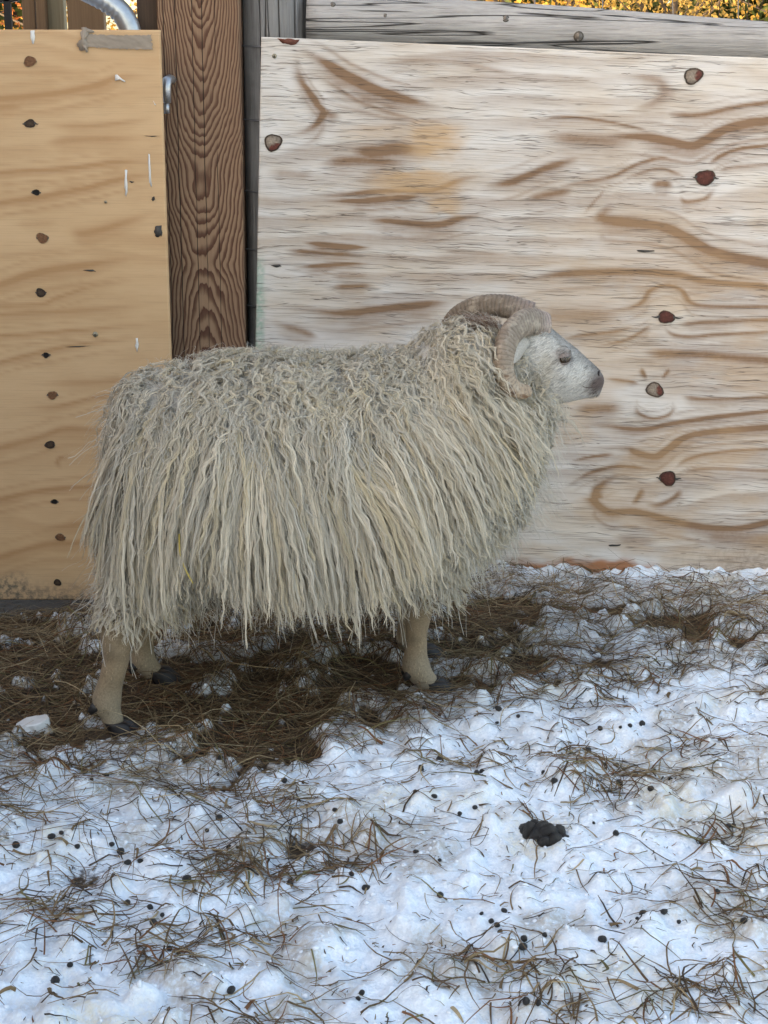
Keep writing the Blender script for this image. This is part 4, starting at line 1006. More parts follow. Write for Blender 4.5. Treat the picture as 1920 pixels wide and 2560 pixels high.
V2, F2 = tents(P2, W2, S2, U2, .8); c2 = np.repeat(C2.reshape(-1, 3) * 1.06, 3, 0)
P3, W3, S3, U3, C3 = strands(4, .0150, .00045, 9, .0060, nearsel)                         # fuzz between the cords
V3, F3 = ribbons(P3, W3, S3); c3 = np.repeat(C3.reshape(-1, 3), 2, 0)
Vw, Fw = join([(V1, F1), (V2, F2), (V3, F3)])
link('fleece', mesh_np('fleece', Vw, Fw, M_wool, np.r_[c1, c2, c3]), sheep, 'long wavy cream and grey wool hanging in shaggy locks', kind='stuff')
# loose flyaway wool
NFz = 9000; fp, fn, fk = sample(wool_ok & (tn[:, 1] < .4), NFz); Kf = 7
L = rng.uniform(.018, .055, NFz) * np.where(rng.random(NFz) < .12, 1.7, 1); t = np.linspace(0, 1, Kf)[None]
dirr = unit(fn * rng.uniform(.3, 1.0, (NFz, 1)) + rng.normal(0, .45, (NFz, 3)) + np.array([0, 0, -.35])); sdv = unit(np.cross(dirr, rng.normal(0, 1, (NFz, 3))))
Pf = fp[:, None] + fn[:, None] * .012 + dirr[:, None] * (t * L[:, None])[..., None] + sdv[:, None] * (.007 * np.sin(t * rng.uniform(3, 9, (NFz, 1)) + rng.random((NFz, 1)) * 6))[..., None] + np.array([0, 0, -1.]) * ((t ** 2) * L[:, None] * .5)[..., None]
Vf, Ff = ribbons(Pf, np.full((NFz, Kf), .00042), np.repeat(unit(np.cross(dirr, fn))[:, None], Kf, 1))
link('loose_wool', mesh_np('loose_wool', Vf, Ff, M_wool, np.tile([(.54, .515, .455)], (len(Vf), 1))), sheep, kind='stuff')
# short fur on face and legs
def fur(mask, count, Lr, w, flow, name, lift=.35):
    fp, fn, fk = sample(mask, count); Kf = 4; t = np.linspace(0, 1, Kf)[None]; L = rng.uniform(*Lr, count)
    f = flow(fp) + rng.normal(0, .16, fp.shape); f = unit(f - fn * (f * fn).sum(1, keepdims=True))
    d = unit(f + fn * lift * rng.uniform(.4, 1.2, (count, 1))); P = fp[:, None] - fn[:, None] * .001 + d[:, None] * (t * L[:, None])[..., None] - fn[:, None] * ((t ** 2) * L[:, None] * .25)[..., None]
    V, F = ribbons(P, np.tile(w * np.array([1, 1, .7, .2]), (count, 1)), np.repeat(unit(np.cross(d, fn))[:, None], Kf, 1))
    c = coat(fp) * (rng.uniform(.55, 1.4, (count, 1)) if name == 'face_fur' else rng.uniform(.5, 1.6, (count, 1))); link(name, mesh_np(name, V, F, M_fur, np.repeat(c, Kf * 2, 0)), sheep, kind='stuff')
face_m = (thx > .0) & (tpx > 1300) & (tc_[:, 2] > .48) & (tpx < 1503)
fur(face_m, 15000, (.009, .017), .0007, lambda P: np.tile(-FWDV * .9 + np.array([0, 0, -.45]), (len(P), 1)), 'face_fur', .28)
fur((tc_[:, 2] < .26), 11000, (.006, .012), .0008, lambda P: np.tile(np.array([-.15, 0, -1.]), (len(P), 1)), 'leg_fur', .32)

# ------------------------------------------------------------------ horns
def horn(side, name='horn'):
    pts = [(1356, 816, .018), (1324, 806, .038), (1293, 815, .062), (1269, 843, .082), (1258, 884, .098), (1258, 930, .108), (1274, 964, .112), (1300, 979, .110), (1327, 976, .106)]
    P = []
    for px, py, lat in pts:
        # px,py seen at the near side: solve with that lateral offset, mirrored for the far side
        q = PV.copy()
        Yl = PV[1] - lat * math.cos(HEAD_YAW)
        for _ in range(5):
            Q = atY(px, py, Yl); f_ = (Q[0] - PV[0] - lat * math.sin(HEAD_YAW)) / math.cos(HEAD_YAW); Yl = PV[1] + f_ * math.sin(HEAD_YAW) - lat * math.cos(HEAD_YAW)
        base = np.array([PV[0] + f_ * math.cos(HEAD_YAW), PV[1] + f_ * math.sin(HEAD_YAW), Q[2]])
        k_ = 0 if side < 0 else (len(P) / 8) ** .7
        P.append(base + side * lat * LATV * (1.0 if side < 0 else 1.15) + k_ * (-.045 * FWDV + np.array([0, 0, .006])) + (0 if side < 0 else np.array([-.006, 0, .017])))
    nS = 230; Q = catmull(np.array(P), nS); t = np.linspace(0, 1, nS)
    R = np.interp(t, [0, .12, .4, .7, .88, .97, 1], [.0255, .0245, .0215, .0190, .0150, .0112, .006])
    if side > 0: R = R * .86
    seg = 44; a = np.linspace(0, 2 * math.pi, seg, endpoint=False)
    s = np.r_[0, np.cumsum(np.linalg.norm(np.diff(Q, axis=0), axis=1))]
    rings = np.sin(s[:, None] / .0075 * 6.283 + 5 * fbm(s[:, None] * 60, 0 * s[:, None], 2, 133) + 2.6 * fbm(np.cos(a)[None] * 1.3 + s[:, None] * 20, np.sin(a)[None] * 1.3 + 0 * s[:, None], 2, 131))
    lump = fbm(np.cos(a)[None] * 2 + s[:, None] * 55, np.sin(a)[None] * 2 + 0 * s[:, None], 3, 135) - .5
    fall = np.clip(1 - t * .8, .2, 1)[:, None]
    m = 1 + .026 * rings * fall * (.4 + 1.2 * fbm(s[:, None] * 40, a[None] * .8, 2, 139)) + .12 * lump * fall + .09 * np.cos(3 * a + .6)[None]                 # rounded triangular section
    V, F = tube(Q, np.c_[R, R * .92], seg, True, m)
    col = np.zeros((nS, seg, 3)); c = np.array([.225, .18, .14]) * np.ones((nS, 1, 1)); 
    c = c + (np.array([.36, .27, .185]) - np.array([.225, .18, .14])) * sstep(.35, .95, t)[:, None, None]
    c = c + (np.array([.36, .285, .25]) - np.array([.225, .18, .14])) * (sstep(.14, .0, t)[:, None, None])
    c = c * (1 - .42 * sstep(.35, .95, -rings)[..., None] * (.4 + .6 * fall[..., None])) * (.9 + .35 * (lump[..., None] + .1))
    col = c.reshape(-1, 3); col = np.r_[col, col[:1], col[-1:]]
    if side < 0:      # ink strokes near the root, burnt marks near the tip
        ux, uy = to_px(V)
        for mx, my, rx, ry, an, mc in ((1334, 836, 3.2, 12, -.5, (.012, .012, .013)), (1323, 851, 3.2, 13, -.4, (.012, .012, .013)), (1274, 966, 8, 4.5, .1, (.09, .04, .02)), (1281, 983, 9, 5, .1, (.08, .035, .018)), (1266, 940, 7, 3, 0, (.12, .06, .03)), (1310, 990, 12, 4, -.3, (.13, .065, .03))):
            p_, q_ = (ux - mx) * math.cos(an) - (uy - my) * math.sin(an), (ux - mx) * math.sin(an) + (uy - my) * math.cos(an)
            col = lerp3(col, mc, .9 * sstep(1.3, .7, np.hypot(p_ / rx, q_ / ry)))
    if side > 0: col = col * .72  # far horn's shade painted in as a darker tone
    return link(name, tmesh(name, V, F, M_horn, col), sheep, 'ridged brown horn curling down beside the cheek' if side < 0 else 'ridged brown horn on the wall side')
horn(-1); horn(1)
# eyes
for s, e in zip((-1, 1), EYE):
    c = e + LATV * s * .0000
    def shell(r, lo, hi, tilt=0, wr=1.0):
        """part of a sphere between two latitudes about the forward axis, opening outwards"""
        V = []; na, nb = 18, 10
        for i in range(nb):
            la = lo + (hi - lo) * i / (nb - 1)
            for j in range(na):
                lo_ = math.pi * (j / (na - 1)) - math.pi / 2
                out = math.cos(la) * math.cos(lo_); fw = math.sin(lo_) * wr; up = math.sin(la) * math.cos(lo_)
                fw2 = fw * math.cos(tilt) - up * math.sin(tilt); up2 = fw * math.sin(tilt) + up * math.cos(tilt)
                V.append(c + r * (LATV * s * out + FWDV * fw2 + np.array([0, 0, up2])))
        g = np.arange(nb - 1)[:, None] * na + np.arange(na - 1)[None]
        return np.array(V), np.stack([g, g + 1, g + na + 1, g + na], -1).reshape(-1, 4)
    V, F = shell(.0122, -1.5, 1.5); eye = link('eye', tmesh('eye', V, F, M_eye), sheep)
    V, F = shell(.0125, -.17, .10, 0, .42); link('pupil', tmesh('pupil', V, F, M_pupil), eye)
    tl_ = .14
    V, F = shell(.0131, .44, 1.5, tl_, 1.12); link('eyelid', tmesh('eyelid', V, F, M_skin, np.tile([(.26, .22, .205)], (len(V), 1))), eye)
    V, F = shell(.0129, -1.5, -.46, tl_, 1.12); link('eyelid', tmesh('eyelid', V, F, M_skin, np.tile([(.27, .225, .21)], (len(V), 1))), eye)
    # lashes
    NLs = 14; u = rng.uniform(-1.0, 1.0, NLs); la = .44
    st = np.array([c + .0134 * (LATV * s * math.cos(la) * math.cos(q) + FWDV * math.sin(q) * 1.1 + np.array([0, 0, math.sin(la) * math.cos(q) + .16 * math.sin(q)])) for q in u])
    dl = unit(np.tile(LATV * s * .8 + np.array([0, 0, -.55]), (NLs, 1)) + rng.normal(0, .2, (NLs, 3)) + np.outer(u * .5, FWDV))
    P = st[:, None] + dl[:, None] * (np.linspace(0, 1, 3)[None] * rng.uniform(.005, .009, (NLs, 1)))[..., None]
    V, F = ribbons(P, np.tile(np.array([.0004, .0003, .0001]), (NLs, 1)), np.tile(FWDV, (NLs, 3, 1))); link('eyelashes', mesh_np('eyelashes', V, F, M_fur, np.tile([(.22, .20, .18)], (len(V), 1))), eye, kind='stuff')
def surf(px, py):
    """first hit of the line of sight on the skin"""
    r = ray(px, py); r = r / np.linalg.norm(r); loc, nr, i_, d_ = bvh.ray_cast(Vector(CAMP), Vector(r)); 
    return (np.array(loc), np.array(nr)) if loc is not None else (None, None)
def skin_line(pts, R, name, col, far=True, sink=.0004):
    pr = [surf(*q) for q in pts]; pr = [q for q in pr if q[0] is not None]
    if len(pr) < 3: return
    P = catmull(np.array([a_ - b_ * sink for a_, b_ in pr]), 24); t = np.linspace(0, 1, 24); r = R * np.sin(np.pi * np.clip(t * .9 + .05, 0, 1)) ** .6
    V, F = tube(P, r, 8); cc = np.tile([col], (len(V), 1)); link(name, tmesh(name, V, F, M_skin, cc), sheep)
    if far:
        V2 = V - 2 * np.outer((V - PV) @ LATV, LATV); link(name, tmesh(name, V2, F[:, ::-1], M_skin, cc), sheep)
skin_line([(1501, 964), (1494, 967), (1484, 968), (1472, 969), (1462, 968), (1453, 964)], .0012, 'mouth_line', (.10, .075, .07))
skin_line([(1501, 923), (1499, 926), (1497, 930), (1496, 935), (1498, 940)], .0026, 'nostril', (.018, .012, .012))
# ears, hanging behind the horns
for s in (-1, 1):
    b0 = hp(1296, 846, s * .056); ax = unit(-FWDV * .80 + LATV * s * .85 + np.array([0, 0, -.22])); upv = unit(np.cross(ax, LATV * s) * 1.0); upv = unit(np.array([0, 0, 1.]) - ax * ax[2]); nr = np.cross(ax, upv)
    n1, n2 = 16, 10; V = []
    for i in range(n1):
        u = i / (n1 - 1); wdt = .019 * math.sin(math.pi * (.16 + .84 * u) ** .85) ** .8 + .001
        for j in range(n2):
            q = 2 * math.pi * j / n2; cu = .012 * math.cos(q) ** 2
            V.append(b0 + ax * (.078 * u) + upv * (wdt * math.cos(q)) + nr * (.0028 * math.sin(q) + cu * (1 - u)) + np.array([0, 0, -.012 * u * u]))
    V = np.array(V); i = np.arange(n1 - 1)[:, None] * n2; j = np.arange(n2)[None]; F = np.stack([i + j, i + (j + 1) % n2, i + n2 + (j + 1) % n2, i + n2 + j], -1).reshape(-1, 4)
    link('ear', tmesh('ear', V, F, M_skin, np.tile([(.46, .43, .38)], (len(V), 1))), sheep)
# rusty tuft on the poll between the horns
nT = 900; c0 = hp(1212, 838, 0); st = np.array([hp(rng.uniform(1180, 1240), rng.uniform(800, 850), rng.uniform(-.045, .02)) for _ in range(nT)])
dl = unit(np.tile(-FWDV * .5 + np.array([0, 0, .75]), (nT, 1)) + rng.normal(0, .35, (nT, 3))); Lq = rng.uniform(.022, .048, nT); t = np.linspace(0, 1, 5)[None]
P = st[:, None] + dl[:, None] * (t * Lq[:, None])[..., None] + np.array([-.3, 0, -.4]) * ((t ** 2) * Lq[:, None])[..., None]
tc2 = np.where(rng.random((nT, 1)) < .6, np.array([[.20, .105, .06]]), np.array([[.42, .36, .30]])) * rng.uniform(.7, 1.3, (nT, 1))
V, F = ribbons(P, np.tile(np.array([.0008, .0008, .0007, .0005, .0002]), (nT, 1)), np.tile(LATV * .5 + FWDV * .6, (nT, 5, 1))); link('poll_tuft', mesh_np('poll_tuft', V, F, M_fur, np.repeat(tc2, 10, 0)), sheep, 'rusty brown tuft between the horns', kind='stuff')

# hooves: two claws each, plus dew claws
def hoof(foot, ax_px, fet_px, fetY, yaw=0.12, lift=0.0):
    fw = np.array([math.cos(yaw), math.sin(yaw), 0]); lt_ = np.array([-math.sin(yaw), math.cos(yaw), 0]); z0 = float(gz(foot[0], foot[1])) * .6 - .004 + lift
    top = atY(ax_px[0], ax_px[1], foot[1])
    for s in (-1, 1):
        c = np.array([top[0], top[1], 0]) + lt_ * s * .0115
        n1, n2 = 8, 12; V = []
        for i in range(n1):
            u = i / (n1 - 1); z = z0 + (top[2] + .006 - z0) * (1 - u)
            ln = .024 + .010 * u; wd = .0105 + .0015 * u; sh = .018 * u + .004
            for j in range(n2):
                q = 2 * math.pi * j / n2; cx = math.cos(q); k = 1 - .35 * max(0, cx) ** 2
                V.append(c + fw * (sh + ln * cx * (1.0 if cx > 0 else .75)) + lt_ * (wd * math.sin(q) * k) + np.array([0, 0, z]) )
        V = np.array(V); V = np.r_[V, [V[:n2].mean(0)], [V[-n2:].mean(0)]]
        i = np.arange(n1 - 1)[:, None] * n2; j = np.arange(n2)[None]; F = np.stack([i + j, i + n2 + j, i + n2 + (j + 1) % n2, i + (j + 1) % n2], -1).reshape(-1, 4)
        jj = np.arange(n2); jn = (jj + 1) % n2; a_, b_ = n1 * n2, n1 * n2 + 1
        F = np.r_[F, np.c_[jj, jn, np.full(n2, a_), np.full(n2, a_)], np.c_[(n1 - 1) * n2 + jn, (n1 - 1) * n2 + jj, np.full(n2, b_), np.full(n2, b_)]]
        link('hoof', tmesh('hoof', V, F, M_hoof), sheep)
        d0 = atY(fet_px[0], fet_px[1], fetY) + lt_ * s * .013; V, F = tube(np.array([d0 + fw * .006, d0 - fw * .004, d0 - fw * .009 - [0, 0, .008], d0 - fw * .010 - [0, 0, .014]]), [.007, .009, .007, .002], 10)
        link('dew_claw', tmesh('dew_claw', V, F, M_hoof), sheep)
hoof(NF, (1074, 1708), (1024, 1678), NF[1]); hoof(NH, (284, 1808), (246, 1762), NH[1], -.15); hoof(FF, (1052, 1622), (1004, 1618), FF[1]); hoof(FH, (388, 1680), (340, 1660), FH[1], .1)
# a yellow straw caught in the wool
q0 = [atY(448, 1335, -1.112), atY(450, 1380, -1.126), atY(462, 1420, -1.132), atY(482, 1458, -1.132)]
V, F = tube(catmull(np.array(q0), 14), .0016, 6); link('straw', tmesh('straw', V, F, plain('yellow_straw', (.50, .38, .10), .6, .3)), None, 'single bent yellow straw caught in the wool of the thigh', 'straw')

# ------------------------------------------------------------------ hay, litter
HC = 1.25 * np.array([(.25, .185, .105), (.17, .115, .062), (.115, .074, .040), (.065, .042, .025), (.34, .27, .165), (.17, .080, .038), (.14, .125, .055), (.045, .034, .027)])
def hay(n, where, Lr, wr, probs, rise, K=7, name='hay', curl=1.0, flat=.004, label=None, zoff=0.0, dirsig=.75):
    X, Y = where(n); n = len(X)
    kf = np.ones(n, bool)
    for f_ in (NF, NH, FF, FH): kf &= np.hypot(X - f_[0], Y - f_[1] + .01) > .055
    X, Y = X[kf], Y[kf]; n = len(X)
    th = rng.normal(0, dirsig, n) + np.where(rng.random(n) < .5, 0, math.pi); th = np.where(rng.random(n) < .22, rng.random(n) * 6.28, th)
    L = rng.uniform(*Lr, n); cv = rng.normal(0, 1.1 * curl, n); kink = rng.normal(0, .9 * curl, n) * (rng.random(n) < .35); kp = rng.uniform(.25, .75, n)
    P = np.zeros((n, K, 3)); x, y = X.copy(), Y.copy(); P[:, 0, 0], P[:, 0, 1] = x, y
    for k in range(1, K):
        t = k / (K - 1); th = th + cv / K + np.where(np.abs(t - kp) < .5 / (K - 1), kink, 0); x = x + np.cos(th) * L / (K - 1); y = y + np.sin(th) * L / (K - 1); P[:, k, 0], P[:, k, 1] = x, y
    y_lim = np.where(P[..., 0] < -.5, -.115, -.010); P[..., 1] = np.minimum(P[..., 1], y_lim)
    t = np.linspace(0, 1, K)[None]; z = gz(P[..., 0], P[..., 1]); zs_ = z.copy()
    zs_[:, 1:-1] = np.maximum(z[:, 1:-1], .5 * (z[:, :-2] + z[:, 2:]))
    up = np.abs(rng.normal(0, 1, n)) * rise; arch = rng.random(n) < .5
    lift = up[:, None] * np.where(arch[:, None], np.sin(np.pi * t), t ** 1.4) * L[:, None] * 6
    P[..., 2] = zs_ + flat * rng.random((n, 1)) + .0015 + lift + zoff
    T = unit(np.gradient(P, axis=1)); S = unit(np.cross(T, np.array([0, 0, 1.])) + rng.normal(0, .35, (n, 1, 3))); U = unit(np.cross(S, T))
    W = rng.uniform(*wr, n)[:, None] * (1 - .65 * t ** 2)
    V, F = tents(P, W, S, U, .55)
    c = HC[rng.choice(len(HC), n, p=probs)] * rng.uniform(.7, 1.25, (n, 1)); c = np.repeat(c, K * 3, 0)
    return V, F, c
def stuff(name, sets, label, cat, mat=M_hay):
    V, F = join([(a_, b_) for a_, b_, _ in sets]); c = np.concatenate([q for _, _, q in sets])
    link(name, mesh_np(name, V, F, mat, c), None, label, cat, kind='stuff')
def reject(f, x0=-1.2, x1=1.2, y0=-2.1, y1=-.01):
    def g(n):
        X = rng.uniform(x0, x1, n * 6); Y = rng.uniform(y0, y1, n * 6); k = rng.random(n * 6) < f(X, Y); k = np.where(k)[0][:n]; return X[k], Y[k]
    return g
def dens_mat(x, y): return np.clip(hay_amount(x, y), 0, 1) ** 1.5 * (.35 + .65 * sstep(.3, .6, 1 - fbm(x * 5.5, y * 4.6, 4, 1) + .1 * hay_amount(x, y)))
def dens_bare(x, y):       # litter gathers where the snow has melted
    return np.clip(1 - ground_fields(x, y)[1], 0, 1) * .9 + .05
mat1 = hay(7000, reject(dens_mat), (.06, .20), (.0006, .0013), [.10, .20, .22, .17, .06, .11, .06, .08], .012)
mat2 = hay(2600, reject(dens_mat), (.10, .26), (.0006, .0012), [.32, .20, .12, .05, .19, .06, .04, .02], .020, curl=1.4)
stuff('hay', [mat1, mat2], 'dark trampled hay matted along the foot of the plywood and under the sheep', 'hay')
g1 = hay(5600, reject(dens_bare), (.02, .10), (.0007, .0016), [.14, .20, .21, .15, .07, .10, .06, .07], .007, curl=.8)
# tufts in the foreground
cx, cy = reject(lambda x, y: .15 + .85 * sstep(.45, .6, 1 - fbm(x * 5.5, y * 4.6, 4, 1)), -.75, .9, -2.0, -.5)(90)
def tuft(n):
    k = rng.integers(0, len(cx), n); return cx[k] + rng.normal(0, .035, n), cy[k] + rng.normal(0, .022, n)
g2 = hay(3300, tuft, (.025, .10), (.0008, .0017), [.13, .22, .22, .14, .05, .13, .06, .05], .010, curl=.9, dirsig=.9)
g3 = hay(2000, reject(lambda x, y: np.full(x.shape, .8)), (.015, .10), (.0007, .0017), [.12, .19, .22, .15, .06, .12, .07, .07], .008, curl=.9, dirsig=1.0)
def chips(n):
    return hay(n, reject(lambda x, y: .25 + .75 * dens_bare(x, y)), (.004, .016), (.0006, .0014), [.10, .15, .2, .2, .08, .1, .07, .10], .02, K=3)
g4 = hay(650, reject(lambda x, y: .2 + .8 * dens_bare(x, y)), (.015, .06), (.0018, .0034), [.22, .26, .16, .06, .12, .12, .06, .0], .006, curl=.6, dirsig=1.2)      # flat leaf blades
stuff('grass_litter', [g1, g2, g3, g4, chips(11000)], 'thin brown grass stems scattered over the snow in the open', 'grass')
# hay wisps banked against the tan sheet
w1 = hay(900, reject(lambda x, y: sstep(-.42, -.16, y) * .95, -1.0, -.42, -.45, -.125), (.08, .24), (.0006, .0012), [.36, .2, .08, .04, .26, .04, .02, .0], .014, zoff=.0, dirsig=.5)
stuff('hay_wisps', [w1], 'pale dry hay wisps banked against the bottom edge of the tan plywood', 'hay')

# loose snow crumbs
def crumbs(n):
    ico = bmesh.new(); bmesh.ops.create_icosphere(ico, subdivisions=1, radius=1); Vi = np.array([v.co[:] for v in ico.verts]); ico.faces.ensure_lookup_table(); Fi = np.array([[v.index for v in f.verts] for f in ico.faces]); ico.free()
    X = rng.uniform(-1.15, 1.15, n * 4); Y = rng.uniform(-2.1, -.02, n * 4); s = ground_fields(X, Y)[1]; k = np.where(rng.random(n * 4) < (.12 + .88 * s * (1 - .4 * hay_amount(X, Y))))[0][:n]; X, Y = X[k], Y[k]; n = len(X)
    r = .0013 + .0042 * rng.random(n) ** 4
    J = rng.uniform(.62, 1.3, (n, len(Vi), 1)); sc3 = rng.uniform(.75, 1.2, (n, 1, 3)) * np.array([1, 1, .8])
    V = (Vi[None] * J * sc3 * r[:, None, None]) + np.c_[X, Y, gz(X, Y) + r * .05][:, None]
    F = (Fi[None] + (np.arange(n) * len(Vi))[:, None, None]).reshape(-1, 3)
    link('snow_crumbs', mesh_np('snow_crumbs', V.reshape(-1, 3), F, M_crumb, smooth=False), None, 'loose granular crumbs of old snow lying over the ground', 'snow', kind='stuff')
crumbs(8000)

# dung pellets, each its own thing
def pellet_mesh(seed):
    bm = bmesh.new(); bmesh.ops.create_icosphere(bm, subdivisions=2, radius=1); r = random.Random(seed)
    k1, k2 = r.uniform(0, 6), r.uniform(0, 6)
    for v in bm.verts:
        a_ = 1 + .10 * math.sin(3 * v.co.x + k1) + .08 * math.sin(4 * v.co.y + k2) - .12 * max(0, v.co.x) * r.random(); v.co = Vector((v.co.x * 1.22 * a_, v.co.y * .95 * a_, v.co.z * .9 * a_))
    me = bpy.data.meshes.new('dung_pellet'); bm.to_mesh(me); bm.free(); me.materials.append(M_dung); me.polygons.foreach_set('use_smooth', np.ones(len(me.polygons), bool)); return me
PM = [pellet_mesh(s) for s in range(5)]
PEL = [(550,1918),(711,1958),(548,2047),(302,2135),(572,2120),(467,2203),(375,2270),(384,2310),(424,2377),(725,2215),(578,2487),(138,2450),(320,2167),(195,2145),(265,1930),(210,1925),(850,2035),(1055,1925),(1205,1930),(1038,1988),(1040,2128),(1187,2016),(1260,2275),(1243,2316),(1310,2348),(1307,2362),(1505,2352),(1610,2280),(1860,2305),(1547,1975),(1587,1937),(1627,1975),(1660,2290),(1540,2082),(1755,2100),(1820,2075),(1833,2075),(1540,1912),(1385,1972),(1192,1935),(1374,1640),(1462,1731),(1245,1792),(1295,1798),(1605,1820),(1500,1830),(1470,1880),(1060,1772),(690,1745),(625,1740),(900,1655),(930,1650),(484,1838),(1100,2245),(40,2118),(128,2080),(905,2490),(1315,2505),(1098,1900),(670,1680),(915,2215),(1792,2250)]
for px, py in list(PEL):                                   # strays that fell beside the larger ones
    if random.random() < .75: PEL.append((px + random.uniform(-60, 60), py + random.uniform(-28, 28)))
for i, (px, py) in enumerate(PEL):
    g = onG(px, py, .02); g = onG(px, py, float(gz(g[0], g[1]))); z = float(gz(g[0], g[1])); r = .0052 * (random.uniform(.7, 1.2) if i < 62 else random.uniform(.45, .85))
    o = link('dung_pellet', PM[i % 5], None, 'small round black dung pellet lying among snow and grass litter', 'dung', 'scattered dung pellets', loc=(g[0], g[1], z + r * .55)); o.scale = (r, r, r); o.rotation_euler = (random.uniform(-.4, .4), random.uniform(-.4, .4), random.uniform(0, 6))
g = onG(1357, 2085, .02); z = float(gz(g[0], g[1])); dh = empty('dung_heap', (g[0], g[1], z), 'black clump of stuck-together dung lumps on the open snow', 'dung')
for i, (a_, b_, c_, s) in enumerate([(-.020, .024, .010, .013), (-.008, .030, .012, .012), (-.018, .010, .012, .015), (-.002, .012, .016, .016), (.010, .018, .012, .013), (-.008, -.006, .013, .015), (.008, -.004, .016, .017), (.024, .002, .012, .014), (.016, -.018, .011, .015), (.002, -.020, .010, .013), (.030, -.008, .009, .010), (-.026, .018, .008, .010), (.0, .0, .004, .022)]):
    o = link('dung_lump', PM[i % 5], dh, loc=(a_, b_, c_ * .6 + .003)); o.scale = (s * .92, s * .92, s * .75); o.rotation_euler = (i * 1.3, i * .7, i * 2.1)
# lump of old ice by the hind hoof
g = onG(82, 1795, .02); bm = bmesh.new(); bmesh.ops.create_icosphere(bm, subdivisions=3, radius=1); r = random.Random(3)
for v in bm.verts:
    q = v.co.copy(); k = 1 + .28 * (float(fbm(q.x * 1.6 + 3, q.y * 1.6 + q.z * 1.2, 3, 151)) - .5) * 2; v.co = Vector((max(-.85, min(.9, q.x * k)) * .034, q.y * .022 * k, max(-.5, min(.55, q.z * k)) * .028 * (1 + .25 * q.x)))
me = bpy.data.meshes.new('ice_chunk'); bm.to_mesh(me); bm.free(); me.materials.append(M_ice)
o = link('ice_chunk', me, None, 'pale rounded chunk of old ice on the hay behind the hind hoof', 'ice', loc=(g[0], g[1], float(gz(g[0], g[1])) + .012)); o.rotation_euler = (.1, -.12, .2)

# ------------------------------------------------------------------ beyond the fence: dry stalks, sunlit autumn shrubs, evergreens
def stalk(x, y, h, seed):
    r = random.Random(seed); root = empty('dry_weed', (x, y, 0), 'bare dark weed stalk with dry seed heads rising behind the log rail', 'weed', 'dry weeds behind the rail'); ps = []
    P = np.array([(0 + .02 * math.sin(k) * k / 6, 0, h * k / 6) for k in range(7)]); P[:, 0] += np.linspace(0, r.uniform(-.06, .06), 7)
    V, F = tube(P, np.linspace(.003, .001, 7), 5); link('stem', tmesh('stem', V, F, M_twig), root)
    for k in range(9):
        b = P[3] + (P[6] - P[3]) * r.random() * .95; a_ = r.uniform(0, 6.28); L = r.uniform(.06, .16); e = b + np.array([math.cos(a_) * L, math.sin(a_) * L * .6, L * r.uniform(.3, 1.0)])
        ps.append(tube(np.array([b, (b + e) / 2 + [0, 0, -.008], e]), [.0013, .001, .0007], 4))
        for q in range(5):
            c = b + (e - b) * r.uniform(.4, 1) ; ps.append(tube(np.array([c, c + np.array([r.uniform(-.012, .012), r.uniform(-.01, .01), r.uniform(.003, .016)])]), [.0006, .0026], 4))
    V, F = join(ps); link('twigs', tmesh('twigs', V, F, M_twig), root, kind='stuff')
for i, x in enumerate([.40, .62, .66, .86, .93, 1.02, 1.10, .30]): stalk(x, .42 + .25 * (i % 3), 1.42 + .05 * (i % 4) - .03 * x, i)
def shrub(name, x, y, h, w, mat, n, label, cat, group, conifer=False, seed=0):
    r = np.random.default_rng(seed); root = empty(name, (x, y, 0), label, cat, group); limbs = []
    trunk = np.array([(0, 0, -.1), (.03 * h * .2, 0, h * .35), (-.02, .02, h * .72)]); V, F = tube(catmull(trunk, 8), np.linspace(.035, .012, 8) * h * .4, 7); link('trunk', tmesh('trunk', V, F, M_bark), root)
    tips = []
    for k in range(26):
        z0 = h * r.uniform(.05 if conifer else .08, .85); a_ = r.uniform(0, 6.28); sp = w * (1 - z0 / h * .85) if conifer else w * math.sin(math.pi * min(1, .25 + .7 * z0 / h))
        e = np.array([math.cos(a_) * sp * r.uniform(.5, 1), math.sin(a_) * sp * r.uniform(.5, 1), z0 + (h * (-.03 if conifer else .16))]); b = np.array([0, 0, z0 * .8]); limbs.append(tube(np.array([b, (b + e) / 2 + [0, 0, .04 * h], e]), [.012 * h * .4, .008 * h * .4, .003 * h * .4], 5)); tips.append((b, e))
    V, F = join(limbs); link('branches', tmesh('branches', V, F, M_bark), root, kind='stuff')
    k = r.integers(0, 26, n); f = r.uniform(.25, 1.08, n)[:, None]; B0 = np.array([q[0] for q in tips])[k]; E0 = np.array([q[1] for q in tips])[k]; c = B0 + (E0 - B0) * f + r.normal(0, .10 * w, (n, 3)); c[:, 2] = np.maximum(c[:, 2], .03)
    s = (r.uniform(.014, .036, n) * (3.0 if conifer else 1.15))[:, None] * (h / 4) ** .5; u = unit(r.normal(0, 1, (n, 3))); v = unit(np.cross(u, r.normal(0, 1, (n, 3))))
    V = np.stack([c - u * s, c + v * s * .55, c + u * s, c - v * s * .55], 1).reshape(-1, 3); F = np.arange(n * 4).reshape(-1, 4); link('crown', mesh_np('crown', V, F, mat, smooth=False), root, kind='stuff')
SH = [(-4.6, 11, 3.6, 1.5, 2, 'rust red autumn shrub glowing behind the upright boards'), (-3.1, 13.5, 4.4, 1.8, 0, 'golden autumn shrub seen past the bend of the gate tube'), (-.4, 15, 4.2, 1.8, 0, 'golden autumn shrub behind the left end of the log rail'), (1.9, 13, 3.9, 1.7, 0, 'bright golden shrub beyond the wire fence'), (3.6, 16.5, 4.6, 1.9, 1, 'ochre autumn shrub beyond the wire fence among evergreens'), (5.2, 14, 4.0, 1.8, 0, 'golden shrub beyond the right stretch of the wire fence')]
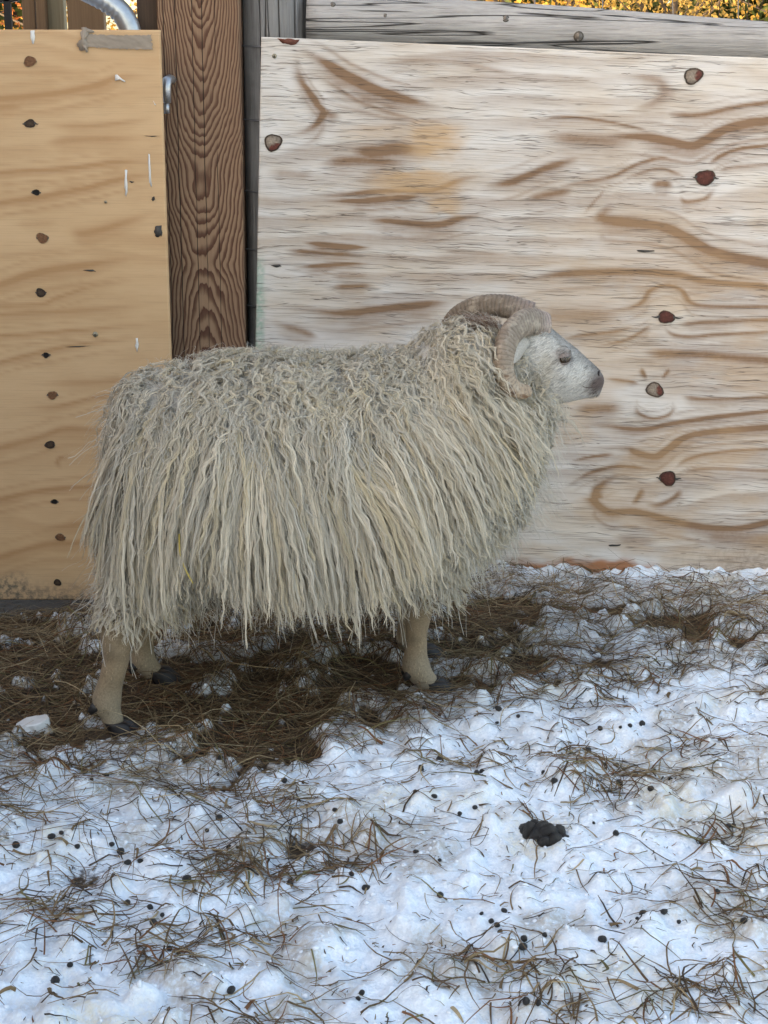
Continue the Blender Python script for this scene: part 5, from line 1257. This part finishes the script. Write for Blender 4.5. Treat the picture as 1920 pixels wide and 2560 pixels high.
for i, (x, y, h, w, m, lb) in enumerate(SH): shrub('autumn_shrub', x, y, h, w, M_leafs[m], 7000, lb, 'shrub', None, False, i)
for i, (x, y, h, w) in enumerate([(.4, 20, 7, 2.2), (1.7, 21.5, 7, 2.2), (3.0, 19.5, 7.5, 2.2), (4.4, 21, 6.5, 2.1), (5.7, 20, 7.0, 2.2), (-1.6, 20, 7, 2.2), (-5.4, 20, 7.5, 2.3), (7.2, 21, 7, 2.2)]): shrub('evergreen_tree', x, y, h, w, M_leafs[3], 6500, 'dark evergreen tree standing behind the golden autumn shrubs', 'tree', 'evergreens behind the shrubs', True, 40 + i)

# ------------------------------------------------------------------ the barn added unseen, left of the picture, to shade the pen
added_barn = empty('added_barn', (-6.2, -4.0, 0), 'long red board building added out of view to shade the pen', 'added_barn')
bx, by0, by1, ev, rd = 2.7, -6.0, 6.3, 3.6, 5.4
for nm, dims in dict(side_wall=((bx - .1, bx, by0, by1, -.1, ev)), far_wall=((-bx, -bx + .1, by0, by1, -.1, ev)), gable_wall=((-bx + .1, bx - .1, by0, by0 + .1, -.1, ev)), end_wall=((-bx + .1, bx - .1, by1 - .1, by1, -.1, ev))).items():
    V, F = box_data(*dims); link(nm, mesh_np(nm, V, F, M_added_barn, smooth=False), added_barn)
for sg in (-1, 1):
    V = np.array([(sg * (bx + .35), by0 - .3, ev - .22), (sg * (bx + .35), by1 + .3, ev - .22), (sg * .01, by1 + .3, rd), (sg * .01, by0 - .3, rd)]); V = np.r_[V, V + [0, 0, .08]]
    F = np.array([(0, 1, 2, 3), (7, 6, 5, 4), (0, 4, 5, 1), (1, 5, 6, 2), (2, 6, 7, 3), (3, 7, 4, 0)]); link('roof_slope', mesh_np('roof_slope', V, F, M_roof, smooth=False), added_barn)
for y_ in (by0 + .05, by1 - .05):
    V = np.array([(-bx, y_, ev), (bx, y_, ev), (0, y_, rd - .02)]); V = np.r_[V, V + [0, .04, 0]]; F = np.array([(0, 1, 2, 2), (5, 4, 3, 3), (0, 3, 4, 1), (1, 4, 5, 2), (2, 5, 3, 0)]); link('gable', tmesh('gable', V, F, M_added_barn, smooth=False), added_barn)
V, F = box_data(bx, bx + .05, -1.2, 1.2, 0, 2.4); link('door', mesh_np('door', V, F, M_dark, smooth=False), added_barn)
